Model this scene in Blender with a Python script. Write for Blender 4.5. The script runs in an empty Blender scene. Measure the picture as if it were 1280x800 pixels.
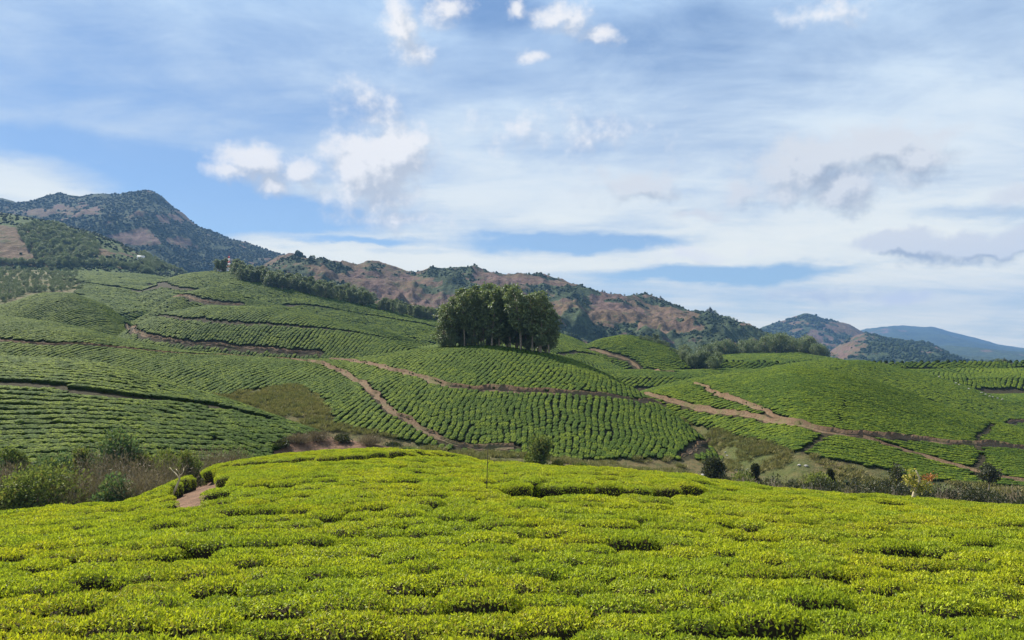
import bpy, math, random
import numpy as np
from mathutils import Vector

S = bpy.context.scene
C = S.collection
random.seed(7)
rng = np.random.default_rng(7)
R = math.radians

# ------------------------------------------------------------------ camera
F = 914.0                      # focal length in pixels of a 1280 px wide frame
PITCH = math.atan(30 / F)      # the horizon lies 30 px under the middle
cam = bpy.data.cameras.new("camera")
cam.sensor_width = 36.0
cam.lens = 36.0 * F / 1280.0
cam.clip_start = 0.1
cam.clip_end = 40000
camo = bpy.data.objects.new("camera", cam)
C.objects.link(camo)
camo.location = (0, 0, 0)
camo.rotation_euler = (math.pi / 2 + PITCH, 0, 0)
S.camera = camo

# ------------------------------------------------------------------ light
SUN_EL, SUN_AZ = 43.0, -48.0    # azimuth from straight ahead (+Y), clockwise positive
sl = bpy.data.lights.new("sun", 'SUN')
sl.energy = 5.0
sl.angle = R(0.6)
sl.color = (1.0, 0.95, 0.87)
so = bpy.data.objects.new("sun", sl)
C.objects.link(so)
so.rotation_euler = (R(90 - SUN_EL), 0, R(180 - SUN_AZ))
so.location = (0, 0, 300)
S.view_settings.view_transform = 'Standard'
S.view_settings.look = 'None'
S.view_settings.exposure = 1.1
S.view_settings.gamma = 1.0
S.view_settings.use_curve_mapping = False
S.cycles.max_bounces = 6
S.cycles.diffuse_bounces = 3
S.cycles.transmission_bounces = 3
S.cycles.volume_bounces = 1
S.cycles.use_denoising = True


def ray(u, v):
    """direction of a photograph pixel, scaled so that its Y is 1"""
    xc = (u - 640.0) / F
    yc = (400.0 - v) / F
    y = math.cos(PITCH) - yc * math.sin(PITCH)
    z = math.sin(PITCH) + yc * math.cos(PITCH)
    return xc / y, z / y


def project(x, y, z):
    """world to photograph pixel, arrays"""
    c, s = math.cos(PITCH), math.sin(PITCH)
    d = y * c + z * s
    h = -y * s + z * c
    return 640 + F * x / d, 400 - F * h / d


# ------------------------------------------------------------------ node helpers
class NT:
    def __init__(self, tree):
        self.t = tree
        tree.nodes.clear()

    def n(self, typ, **kw):
        nd = self.t.nodes.new(typ)
        for k, v in kw.items():
            setattr(nd, k, v)
        return nd

    def set(self, sock, val):
        if val is None:
            return
        if isinstance(val, bpy.types.NodeSocket):
            self.t.links.new(val, sock)
        else:
            if isinstance(val, (tuple, list)) and sock.type == 'RGBA' and len(val) == 3:
                val = (*val, 1)
            sock.default_value = val

    def math(self, op, a, b=None, c=None, clamp=False):
        nd = self.n('ShaderNodeMath', operation=op, use_clamp=clamp)
        self.set(nd.inputs[0], a)
        self.set(nd.inputs[1], b)
        self.set(nd.inputs[2], c)
        return nd.outputs[0]

    def vmath(self, op, a, b=None, out=0):
        nd = self.n('ShaderNodeVectorMath', operation=op)
        self.set(nd.inputs[0], a)
        self.set(nd.inputs[1], b)
        return nd.outputs[out]

    def mix(self, f, a, b, blend='MIX'):
        nd = self.n('ShaderNodeMix', data_type='RGBA', blend_type=blend)
        self.set(nd.inputs[0], f)
        self.set(nd.inputs[6], a)
        self.set(nd.inputs[7], b)
        return nd.outputs[2]

    def noise(self, vec, scale, detail=4, rough=0.55, dist=0.0):
        nd = self.n('ShaderNodeTexNoise')
        self.set(nd.inputs['Vector'], vec)
        nd.inputs['Scale'].default_value = scale
        nd.inputs['Detail'].default_value = detail
        nd.inputs['Roughness'].default_value = rough
        nd.inputs['Distortion'].default_value = dist
        return nd

    def ss(self, v, lo, hi, a=0.0, b=1.0):
        nd = self.n('ShaderNodeMapRange', interpolation_type='SMOOTHSTEP')
        self.set(nd.inputs[0], v)
        nd.inputs[1].default_value = lo
        nd.inputs[2].default_value = hi
        nd.inputs[3].default_value = a
        nd.inputs[4].default_value = b
        return nd.outputs[0]

    def attr(self, name):
        nd = self.n('ShaderNodeAttribute', attribute_name=name)
        return nd.outputs['Fac']

    def comb(self, x=0.0, y=0.0, z=0.0):
        nd = self.n('ShaderNodeCombineXYZ')
        self.set(nd.inputs[0], x)
        self.set(nd.inputs[1], y)
        self.set(nd.inputs[2], z)
        return nd.outputs[0]


# ------------------------------------------------------------------ sky
world = bpy.data.worlds.new("World")
S.world = world
world.use_nodes = True
world.cycles.sampling_method = 'MANUAL'
world.cycles.sample_map_resolution = 512


# (u, v, half width, half height, amount): parts of the sky where the veil opens (positive) or thickens (negative)
OPEN = [(330, 268, 150, 22, .36), (210, 232, 130, 22, .26), (900, 343, 140, 12, .40), (720, 303, 150, 12, .36),
        (445, 300, 80, 6, .25), (150, 192, 260, 20, .16), (610, 8, 90, 40, .22), (1220, 268, 80, 10, .16),
        (830, 50, 110, 50, .10), (150, 110, 220, 70, .06), (250, 300, 60, 20, .25), (930, 130, 120, 30, .05),
        (60, 225, 110, 22, -.16), (500, 330, 240, 12, -.20), (660, 250, 160, 30, -.12), (860, 320, 60, 8, -.30), (1000, 300, 200, 40, -.12), (1150, 130, 200, 60, -.08), (640, 160, 160, 40, -.06)]


def az_el(u, v):
    a, t = ray(u, v)
    return math.atan(a), t / math.sqrt(1 + a * a)


# puffs of cumulus: (u, v, half width, half height, weight) in pixels of the photograph
WHITE = [(466, 212, 50, 42, 1.25), (494, 190, 40, 34, 1.25), (444, 182, 32, 18, 1.1), (452, 240, 46, 24, .95), (478, 178, 26, 16, 1.1),
         (312, 198, 42, 18, 1.05), (288, 210, 30, 12, .9), (380, 210, 26, 18, 1.0), (348, 229, 24, 12, .95),
         (503, 36, 20, 40, .85), (522, 66, 18, 20, .7), (555, 12, 26, 18, .85), (700, 22, 34, 18, .8), (745, 42, 28, 11, .75),
         (665, 75, 20, 9, .8), (1035, 14, 44, 14, .6), (500, 272, 60, 12, .7), (455, 130, 30, 26, .6),
         (648, 15, 12, 12, .8), (860, 318, 50, 12, .6), (1125, 370, 30, 8, .7), (690, 165, 110, 26, .42)]
GREY = [(1010, 205, 58, 28, 1.15), (1050, 230, 44, 26, 1.05), (1108, 188, 42, 26, 1.15), (1130, 205, 44, 22, 1.0),
        (1180, 172, 26, 10, .85), (925, 243, 22, 18, .85), (975, 245, 30, 14, .7), (790, 230, 50, 20, .75),
        (1122, 302, 40, 10, 1.6), (1165, 308, 22, 11, 1.4), (1236, 305, 60, 12, 1.6), (1210, 318, 60, 10, .7),
        (870, 270, 24, 6, .8), (1275, 240, 20, 12, .8), (1045, 365, 60, 7, .5)]


def puff_group(name, blobs):
    g = bpy.data.node_groups.new(name, 'ShaderNodeTree')
    g.interface.new_socket('p', in_out='INPUT', socket_type='NodeSocketVector')
    g.interface.new_socket('f', in_out='OUTPUT', socket_type='NodeSocketFloat')
    t = NT(g)
    gi = t.n('NodeGroupInput').outputs[0]
    go = t.n('NodeGroupOutput')
    n1 = t.noise(gi, 15, 5, 0.6)
    w = t.vmath('SCALE', t.vmath('SUBTRACT', n1.outputs['Color'], (.5, .5, .5)))
    w.node.inputs['Scale'].default_value = 0.05
    p = t.vmath('ADD', gi, w)
    acc = None
    for (u, v, ru, rv, wt) in blobs:
        a, e = az_el(u, v)
        q = t.vmath('MULTIPLY', t.vmath('SUBTRACT', p, (a, e, 0)), (F / ru, F / rv, 0))
        ln = t.vmath('LENGTH', q, None, 1)
        val = t.math('MULTIPLY_ADD', ln, -0.62 * wt, wt)
        acc = val if acc is None else t.math('SMOOTH_MAX', acc, val, 0.2)
    n2 = t.noise(gi, 26, 7, 0.6)
    f = t.math('ADD', acc, t.math('MULTIPLY_ADD', n2.outputs[0], 1.6, -0.8))
    t.t.links.new(f, go.inputs[0])
    return g


def build_world():
    t = NT(world.node_tree)
    sky = t.n('ShaderNodeTexSky', sky_type='NISHITA')
    sky.sun_disc = False
    sky.sun_elevation = R(SUN_EL)
    sky.sun_rotation = R(SUN_AZ)
    sky.altitude = 1500
    sky.air_density = 1.0
    sky.dust_density = 0.2
    sky.ozone_density = 1.6
    tc = t.n('ShaderNodeTexCoord').outputs['Generated']
    d = t.vmath('NORMALIZE', tc)
    sp = t.n('ShaderNodeSeparateXYZ')
    t.set(sp.inputs[0], d)
    x, y, z = sp.outputs
    az = t.math('ARCTAN2', x, y)
    hor = t.math('SQRT', t.math('SUBTRACT', 1.0, t.math('MULTIPLY', z, z)))
    el = t.math('DIVIDE', z, t.math('MAXIMUM', hor, 0.05))
    p = t.comb(az, el, 0.0)
    zz = t.math('ADD', t.math('MAXIMUM', z, 0.0), 0.13)
    pl = t.comb(t.math('DIVIDE', x, zz), t.math('DIVIDE', y, zz), 0.0)

    # thin high veil: long streaks on a flat layer overhead
    def layer(rot, sx, sy, loc, scale, detail, rough, dist):
        mp = t.n('ShaderNodeMapping')
        t.set(mp.inputs[0], pl)
        mp.inputs['Rotation'].default_value = (0, 0, R(rot))
        mp.inputs['Scale'].default_value = (sx, sy, 1)
        mp.inputs['Location'].default_value = loc
        return t.noise(mp.outputs[0], scale, detail, rough, dist).outputs[0]
    v1 = layer(-30, 0.5, 1.0, (0, 0, 0), 0.9, 9, 0.58, 0.6)
    v2 = layer(38, 0.32, 1.5, (3.1, 1.7, 0), 1.7, 9, 0.62, 0.9)
    v3 = layer(-15, 0.7, 1.0, (7.3, 2.2, 0), 3.4, 8, 0.66, 0.6)
    mp4 = t.n('ShaderNodeMapping')
    t.set(mp4.inputs[0], p)
    mp4.inputs['Rotation'].default_value = (0, 0, R(-32))
    mp4.inputs['Scale'].default_value = (1.0, 2.1, 1)
    v4 = t.noise(mp4.outputs[0], 5.5, 8, 0.6, 0.5).outputs[0]
    v = t.math('MULTIPLY_ADD', v1, 0.36, t.math('MULTIPLY_ADD', v2, 0.24, t.math('MULTIPLY_ADD', v3, 0.14, t.math('MULTIPLY', v4, 0.28))))
    # the veil is thicker towards the right of the view and thins to the upper left
    v = t.math('ADD', v, t.ss(az, -0.6, 0.5, 0.055, 0.11))
    # openings of clear blue low over the ridges, thicker milky parts elsewhere
    holes = None
    warp = t.vmath('SCALE', t.vmath('SUBTRACT', t.noise(t.vmath('MULTIPLY', p, (1, 2.2, 1)), 6, 6, .62).outputs['Color'], (.5, .5, .5)))
    warp.node.inputs['Scale'].default_value = 0.12
    pw = t.vmath('ADD', p, t.vmath('MULTIPLY', warp, (1, .45, 1)))
    for (u0, v0, ru, rv, wt) in OPEN:
        a, e = az_el(u0, v0)
        q = t.vmath('MULTIPLY', t.vmath('SUBTRACT', pw, (a, e, 0)), (F / ru, F / rv, 0))
        ln = t.vmath('LENGTH', q, None, 1)
        h = t.ss(ln, 0.25, 1.4, wt, 0.0)
        holes = h if holes is None else t.math('ADD', holes, h)
    v = t.math('SUBTRACT', v, holes)
    veil = t.ss(v, 0.37, 0.68, 0.22, 0.93)

    base = t.vmath('MULTIPLY', sky.outputs[0], (SKY * 0.62, SKY * 0.86, SKY * 1.05))
    cr = t.n('ShaderNodeValToRGB')
    t.set(cr.inputs[0], el)
    els = cr.color_ramp.elements
    els[0].position, els[0].color = 0.03, (0.58, 0.55, 0.43, 1)
    els[1].position, els[1].color = 0.48, (0.26, 0.35, 0.465, 1)
    for ps, cl in ((0.1, (0.49, 0.49, 0.435, 1)), (0.2, (0.37, 0.405, 0.43, 1))):
        q = els.new(ps)
        q.color = cl
    veil_col = t.mix(t.ss(v, 0.54, 0.74), cr.outputs[0], t.vmath('MULTIPLY', cr.outputs[0], (1.22, 1.16, 1.06)))
    veil_col = t.mix(t.ss(v3, 0.35, 0.65, 0.25, 0.0), veil_col, t.vmath('MULTIPLY', veil_col, (0.8, 0.87, 0.97)))
    col = t.mix(veil, base, veil_col)

    gw = puff_group('white_puffs', WHITE)
    gg = puff_group('grey_puffs', GREY)
    off = t.vmath('ADD', p, (-0.012, 0.020, 0))

    def ev(g, vec):
        n = t.n('ShaderNodeGroup', node_tree=g)
        t.set(n.inputs[0], vec)
        return n.outputs[0]
    for g, lit, dark, dens in ((gg, (0.38, 0.385, 0.395), (0.19, 0.215, 0.255), 0.88), (gw, (0.475, 0.465, 0.46), (0.27, 0.29, 0.325), 0.9)):
        f0 = ev(g, p)
        f1 = ev(g, off)
        cov = t.ss(f0, 0.03, 0.78, 0.0, dens)
        rel = t.math('MULTIPLY_ADD', t.math('SUBTRACT', f0, f1), 1.9, 0.55 if g is gw else 0.72, clamp=True)
        cc = t.mix(rel, dark, lit)
        col = t.mix(cov, col, cc)
    bg = t.n('ShaderNodeBackground')
    t.set(bg.inputs[0], col)
    bg.inputs[1].default_value = 1.0
    out = t.n('ShaderNodeOutputWorld')
    t.t.links.new(bg.outputs[0], out.inputs[0])


SKY = 0.05
build_world()


# ------------------------------------------------------------------ noise
def _hash(ix, iy, seed):
    h = (ix.astype(np.int64) * 374761393 + iy.astype(np.int64) * 668265263 + seed * 1442695041) & 0xFFFFFFFF
    h = ((h ^ (h >> 13)) * 1274126177) & 0xFFFFFFFF
    h = (h ^ (h >> 16)) & 0xFFFFFFFF
    return h / 4294967295.0


def vnoise(x, y, seed=0):
    ix, iy = np.floor(x), np.floor(y)
    fx, fy = x - ix, y - iy
    fx = fx * fx * fx * (fx * (fx * 6 - 15) + 10)
    fy = fy * fy * fy * (fy * (fy * 6 - 15) + 10)
    a = _hash(ix, iy, seed)
    b = _hash(ix + 1, iy, seed)
    c = _hash(ix, iy + 1, seed)
    d = _hash(ix + 1, iy + 1, seed)
    return (a + (b - a) * fx) * (1 - fy) + (c + (d - c) * fx) * fy


def fbm(x, y, octs=5, seed=0, ridged=False):
    s = 0.0
    amp, tot = 1.0, 0.0
    for o in range(octs):
        n = vnoise(x, y, seed + o * 17)
        if ridged:
            n = 1 - np.abs(2 * n - 1)
        s = s + amp * n
        tot += amp
        amp *= 0.5
        x, y = x * 2.03 + 11.3, y * 2.03 + 5.7
    return s / tot


# ------------------------------------------------------------------ land: every hill is a curve of crest and a curve of foot
AG = np.linspace(-1.5, 1.5, 1501)
_k = np.exp(-0.5 * (np.arange(-9, 10) / 3.0) ** 2)
_k /= _k.sum()


def curve(pts, drop):
    a, D, Z = [], [], []
    for (u, v, d) in pts:
        ra, rz = ray(u, v)
        a.append(ra)
        D.append(d)
        Z.append(rz * d - drop)
    o = np.argsort(a)
    a, D, Z = np.array(a)[o], np.array(D, float)[o], np.array(Z)[o]

    def sm(q):
        g = np.interp(AG, a, q)
        return np.convolve(np.pad(g, 9, mode='edge'), _k, mode='valid')
    return sm(D), sm(Z)


class Hill:
    def __init__(self, name, crest, foot, k=0.8, back=0.35, drop=0.75, bw=0.35):
        self.name = name
        self.Dc, self.Zc = curve(crest, drop)
        self.Df, self.Zf = curve(foot, drop)
        self.k, self.back, self.bw = k, back, bw

    def z(self, a, D):
        Dc, Zc = np.interp(a, AG, self.Dc), np.interp(a, AG, self.Zc)
        Df, Zf = np.interp(a, AG, self.Df), np.interp(a, AG, self.Zf)
        L = np.maximum(Dc - Df, 4.0)
        t = (D - Df) / L
        k = self.k
        tc = np.clip(t, 0, 1)
        if k >= 0:
            s = (1 - k) * tc + k * (1 - (1 - tc) ** 2)
            s0 = 1 + k
        else:
            s = (1 + k) * tc - k * tc * tc
            s0 = 1 + k
        zin = Zf + (Zc - Zf) * s
        rise = np.maximum(Zc - Zf, 0)
        below = Zf - np.maximum(0.0, Df - D) * np.maximum(0.45, 0.9 * s0 * rise / L)
        xb = np.maximum(D - Dc, 0)
        w = self.bw * L
        back = self.back * np.where(xb < w, xb * xb / (2 * w), xb - w / 2)
        return np.where(t < 0, below, zin - back)


HILLS = [
    Hill('front', [(-400, 690, 30), (-100, 655, 34), (0, 642, 38), (90, 633, 41), (165, 626, 44), (190, 614, 48), (230, 595, 53),
                   (290, 578, 58), (330, 572, 61), (400, 566, 65), (480, 564, 67), (540, 568, 67), (600, 576, 64), (680, 587, 60),
                   (760, 593, 57), (860, 601, 54), (960, 612, 51), (1060, 621, 48), (1160, 630, 46), (1280, 637, 44), (1700, 670, 38)],
         [(-400, 806, 9.3), (640, 806, 9.3), (1700, 806, 9.3)], k=-0.5, back=0.7, drop=0.93, bw=0.06),
    Hill('left', [(-400, 425, 98), (0, 440, 92), (100, 447, 90), (150, 455, 89), (260, 489, 85), (330, 513, 81), (400, 536, 78), (470, 547, 76),
                  (540, 559, 74), (590, 580, 72), (640, 625, 68), (720, 720, 64)],
         [(-400, 600, 58), (0, 594, 59), (150, 590, 60), (280, 587, 63), (330, 586, 66), (400, 578, 69), (470, 574, 70), (540, 574, 70),
          (590, 592, 68), (640, 635, 66), (720, 730, 62)], k=0.65),
    Hill('main', [(-400, 380, 158), (0, 390, 152), (60, 397, 151), (110, 407, 149), (150, 418, 148), (200, 429, 147), (250, 437, 146), (300, 441, 146),
                  (380, 446, 147), (440, 446, 148), (500, 437, 150), (560, 430, 150), (620, 430, 148), (680, 438, 145), (720, 448, 140), (760, 466, 134),
                  (800, 489, 127), (850, 521, 117), (880, 546, 110), (905, 570, 104), (930, 592, 98), (1000, 680, 90)],
         [(-400, 500, 108), (0, 500, 108), (200, 512, 104), (300, 530, 98), (350, 540, 95), (420, 552, 92), (480, 562, 90), (540, 575, 90),
          (600, 582, 91), (700, 582, 91), (800, 580, 91), (880, 578, 93), (930, 598, 92), (1000, 690, 86)], k=0.75),
    Hill('knoll', [(-400, 372, 330), (-100, 378, 300), (0, 380, 280), (50, 364, 285), (90, 363, 285), (130, 379, 280), (155, 397, 275), (185, 420, 265), (230, 460, 250)],
         [(-400, 445, 235), (0, 440, 236), (150, 445, 232), (230, 470, 225)], k=0.9),
    Hill('dome', [(100, 460, 225), (145, 422, 240), (165, 406, 245), (200, 391, 250), (260, 380, 254), (330, 382, 252), (400, 395, 247), (460, 413, 240),
                  (510, 429, 232), (560, 448, 225), (640, 490, 210)],
         [(100, 466, 205), (165, 446, 214), (300, 447, 210), (450, 452, 205), (560, 455, 205), (640, 500, 200)], k=0.9),
    Hill('upper_dome', [(60, 520, 300), (150, 410, 320), (190, 389, 335), (220, 367, 345), (265, 359, 350), (330, 377, 340), (400, 393, 325), (480, 412, 310), (560, 440, 300), (680, 520, 280)],
         [(150, 415, 305), (265, 395, 312), (400, 405, 295), (560, 450, 285)], k=0.9),
    Hill('tower_hill', [(100, 395, 430), (160, 372, 450), (200, 352, 480), (235, 341, 495), (290, 339, 500), (360, 350, 490), (440, 373, 470), (500, 391, 440),
                        (560, 406, 420), (640, 430, 380), (700, 460, 350)],
         [(100, 410, 370), (200, 385, 370), (300, 385, 360), (450, 410, 340), (560, 430, 320), (700, 470, 310)], k=0.8),
    Hill('high_slope', [(-400, 325, 650), (0, 335, 640), (100, 338, 640), (180, 343, 630), (230, 351, 610), (280, 366, 580), (340, 400, 540), (420, 470, 480), (520, 620, 400)],
         [(-400, 410, 310), (0, 400, 310), (100, 395, 320), (200, 390, 370), (340, 420, 400), (420, 480, 380), (520, 640, 360)], k=0.3),
    Hill('behind_grove', [(540, 432, 300), (580, 420, 315), (640, 412, 325), (690, 413, 325), (720, 424, 320), (745, 437, 310), (800, 468, 280), (850, 500, 250)],
         [(540, 445, 245), (690, 462, 250), (745, 475, 248), (800, 496, 235), (850, 520, 222)], k=0.6),
    Hill('red_path_hill', [(690, 460, 300), (720, 440, 308), (745, 425, 315), (780, 416, 320), (815, 424, 316), (850, 438, 308), (875, 458, 300), (895, 472, 290), (940, 495, 280)],
         [(690, 470, 275), (780, 482, 272), (850, 492, 262), (940, 500, 255)], k=0.9),
    Hill('far_terrace', [(850, 470, 370), (880, 447, 385), (930, 441, 400), (1000, 440, 400), (1045, 447, 385), (1100, 465, 350)],
         [(850, 478, 280), (1000, 472, 270), (1100, 475, 270)], k=0.6),
    Hill('right_back', [(740, 520, 150), (800, 487, 162), (840, 477, 170), (870, 471, 177), (920, 464, 188), (960, 458, 200), (1000, 451, 210), (1040, 448, 216),
                        (1080, 449, 218), (1120, 456, 216), (1160, 466, 212), (1200, 478, 206), (1250, 496, 196), (1280, 507, 190), (1350, 530, 180), (1700, 620, 150)],
         [(740, 540, 130), (900, 500, 150), (1000, 480, 172), (1100, 508, 176), (1280, 555, 155), (1700, 650, 130)], k=0.9),
    Hill('right', [(740, 530, 128), (790, 496, 134), (810, 487, 137), (850, 479, 140), (900, 472, 143), (950, 462, 145), (990, 454, 146), (1040, 459, 143),
                   (1080, 469, 140), (1120, 483, 136), (1160, 498, 131), (1200, 511, 126), (1240, 523, 122), (1280, 535, 118), (1350, 556, 112), (1700, 640, 96)],
         [(740, 545, 124), (820, 525, 123), (880, 540, 113), (930, 560, 100), (1000, 590, 88), (1060, 600, 86), (1130, 612, 84), (1200, 618, 82), (1280, 622, 80), (1700, 665, 76)], k=0.75),
    Hill('far_right', [(1080, 490, 270), (1130, 470, 285), (1165, 462, 292), (1210, 460, 296), (1250, 466, 292), (1280, 474, 288), (1350, 490, 280), (1700, 560, 250)],
         [(1080, 520, 205), (1280, 545, 195), (1700, 620, 185)], k=0.75),
]
HI = {h.name: i for i, h in enumerate(HILLS)}


def floor_z(a, D):
    base = np.interp(a, [-0.8, -0.4, -0.1, 0.2, 0.6, 0.8], [-10.8, -11.2, -13.6, -15.6, -18.5, -19.5])
    base = base - np.clip(60 - D, 0, 60) * 0.06
    z = base - 0.05 * np.clip(D - 95, 0, 1e9)
    return np.maximum(z, -27.0) - 0.0245 * np.maximum(D - 1000, 0)


STEPS = []


def land(x, y):
    """height of the ground and the index of the hill that owns it (-1: valley floor)"""
    D = np.maximum(y, 0.5)
    a = x / D
    z = floor_z(a, D)
    own = np.full(np.shape(z), -1)
    kk = 0.25 + 0.004 * np.minimum(D, 400)
    for i, h in enumerate(HILLS):
        zi = h.z(a, D)
        own = np.where(zi > z, i, own)
        hh = np.maximum(kk - np.abs(zi - z), 0) / kk
        z = np.maximum(z, zi) + hh * hh * kk * 0.25
    for (sa, sd, rise) in STEPS:      # low terrace edges of the front field
        e = np.interp(a, sa, sd, left=1e9, right=1e9)
        q = np.clip((D - e) / 0.8 + 0.2, 0, 1)
        z = z + np.where(own == 0, rise * q * q * (3 - 2 * q), 0)
    near = np.clip(D / 40, 0, 1)
    z = z + near * (fbm(x / 26, y / 26, 3, 3) - 0.5) * (0.5 + 0.004 * np.minimum(D, 500)) + (fbm(x / 5, y / 5, 3, 5) - 0.5) * 0.16
    return z, own


def H(x, y):
    return land(np.asarray(x, float), np.asarray(y, float))[0]


def hit(u, v, dmin=8, dmax=700, lift=0.0):
    """the point of the ground that a photograph pixel shows, searched between two distances"""
    a, tz = ray(u, v)
    D = np.exp(np.linspace(math.log(dmin), math.log(dmax), 1600))
    z = H(a * D, D) + lift
    ok = np.nonzero(z >= tz * D)[0]
    i = ok[0] if len(ok) else int(np.argmin(tz * D - z))
    return np.array([a * D[i], D[i], z[i] - lift])


def add_step(pix, rise, d0=25, d1=72):
    P = np.array([hit(u, v, d0, d1, .75) for u, v in pix])
    a = P[:, 0] / P[:, 1]
    o = np.argsort(a)
    STEPS.append((a[o], P[o, 1], rise))


add_step([(262, 592), (300, 585.5), (340, 582.5), (440, 577), (500, 574.5), (560, 573), (592, 575)], 0.28)
add_step([(640, 617), (720, 618), (760, 619), (830, 621), (876, 620)], 0.22)
add_step([(1080, 631), (1130, 634), (1200, 637), (1300, 644)], 0.10)

# ------------------------------------------------------------------ object helpers
def link(name, me, parent=None, loc=(0, 0, 0), rz=0.0):
    o = bpy.data.objects.new(name, me)
    C.objects.link(o)
    o.location = loc
    o.rotation_euler = (0, 0, rz)
    if parent:
        o.parent = parent
    return o


def tag(o, label=None, cat=None, group=None, kind=None):
    if label:
        o['label'] = label
    if cat:
        o['category'] = cat
    if group:
        o['group'] = group
    if kind:
        o['kind'] = kind
    return o


def npmesh(name, V, Fq, mat=None, attrs=None, smooth=False):
    """mesh from numpy arrays; Fq is a list of index arrays (n, k)"""
    me = bpy.data.meshes.new(name)
    V = np.asarray(V, dtype=np.float32)
    if not isinstance(Fq, list):
        Fq = [Fq]
    Fq = [np.asarray(f, dtype=np.int32) for f in Fq if len(f)]
    me.vertices.add(len(V))
    me.vertices.foreach_set('co', V.ravel())
    nl = sum(f.size for f in Fq)
    npoly = sum(len(f) for f in Fq)
    me.loops.add(nl)
    me.polygons.add(npoly)
    me.loops.foreach_set('vertex_index', np.concatenate([f.ravel() for f in Fq]))
    tot = np.concatenate([np.full(len(f), f.shape[1], dtype=np.int32) for f in Fq])
    st = np.concatenate([[0], np.cumsum(tot)[:-1]]).astype(np.int32)
    me.polygons.foreach_set('loop_start', st)
    if smooth:
        me.polygons.foreach_set('use_smooth', np.ones(npoly, dtype=bool))
    me.update(calc_edges=True)
    me.validate()
    for k, arr in (attrs or {}).items():
        at = me.attributes.new(k, 'FLOAT', 'POINT')
        at.data.foreach_set('value', np.asarray(arr, dtype=np.float32))
    if mat:
        me.materials.append(mat)
    return me


def grid_faces(n, m):
    i = np.arange(n - 1)[:, None] * m + np.arange(m - 1)[None, :]
    return np.stack([i, i + m, i + m + 1, i + 1], -1).reshape(-1, 4)


class MB:
    """collects tubes and boxes into one mesh"""
    def __init__(self):
        self.V, self.Q = [], []
        self.n = 0

    def add(self, V, Q):
        V = np.asarray(V, float)
        self.V.append(V)
        self.Q.append(np.asarray(Q, int) + self.n)
        self.n += len(V)

    def tube(self, pts, rad, seg=6):
        pts = np.asarray(pts, float)
        rings = []
        for i, p in enumerate(pts):
            d = pts[min(i + 1, len(pts) - 1)] - pts[max(i - 1, 0)]
            d = d / (np.linalg.norm(d) + 1e-9)
            u = np.cross(d, [0.13, 0.97, 0.2])
            if np.linalg.norm(u) < 1e-3:
                u = np.cross(d, [1, 0, 0])
            u /= np.linalg.norm(u)
            w = np.cross(d, u)
            th = np.arange(seg) * 2 * math.pi / seg
            rings.append(p + rad[i] * (np.cos(th)[:, None] * u + np.sin(th)[:, None] * w))
        V = np.concatenate(rings)
        Q = []
        for i in range(len(pts) - 1):
            for j in range(seg):
                Q.append((i * seg + j, i * seg + (j + 1) % seg, (i + 1) * seg + (j + 1) % seg, (i + 1) * seg + j))
        top = len(V)
        V = np.concatenate([V, pts[-1:]])
        for j in range(seg):
            q = (len(pts) - 1) * seg
            Q.append((q + j, q + (j + 1) % seg, top, top))
        Qa = np.array(Q)
        self.add(V, Qa)

    def box(self, c, s):
        c, s = np.array(c, float), np.array(s, float) / 2
        V = [c + s * np.array([x, y, z]) for x in (-1, 1) for y in (-1, 1) for z in (-1, 1)]
        self.add(V, [(0, 1, 3, 2), (4, 6, 7, 5), (0, 4, 5, 1), (2, 3, 7, 6), (0, 2, 6, 4), (1, 5, 7, 3)])

    def mesh(self, name, mat, smooth=False, attrs=None):
        V = np.concatenate(self.V)
        Q = np.concatenate(self.Q)
        tri = Q[:, 2] == Q[:, 3]
        return npmesh(name, V, [Q[~tri], Q[tri][:, :3]], mat, attrs, smooth)


# ------------------------------------------------------------------ materials
def new_mat(name):
    m = bpy.data.materials.new(name)
    m.use_nodes = True
    return m, NT(m.node_tree)


def finish(t, col, rough=0.85, bump=None, bstr=0.4, bdist=0.1, spec=0.2, trans=None, tcol=None):
    b = t.n('ShaderNodeBsdfPrincipled')
    t.set(b.inputs['Base Color'], col)
    b.inputs['Roughness'].default_value = rough
    b.inputs['Specular IOR Level'].default_value = spec
    if bump is not None:
        bn = t.n('ShaderNodeBump')
        bn.inputs['Strength'].default_value = bstr
        bn.inputs['Distance'].default_value = bdist
        t.set(bn.inputs['Height'], bump)
        t.t.links.new(bn.outputs[0], b.inputs['Normal'])
    sh = b.outputs[0]
    if trans:
        tr = t.n('ShaderNodeBsdfTranslucent')
        t.set(tr.inputs[0], tcol if tcol is not None else col)
        mx = t.n('ShaderNodeMixShader')
        mx.inputs[0].default_value = trans
        t.t.links.new(sh, mx.inputs[1])
        t.t.links.new(tr.outputs[0], mx.inputs[2])
        sh = mx.outputs[0]
    o = t.n('ShaderNodeOutputMaterial')
    t.t.links.new(sh, o.inputs[0])


def wpos(t):
    return t.n('ShaderNodeNewGeometry').outputs['Position']


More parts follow.
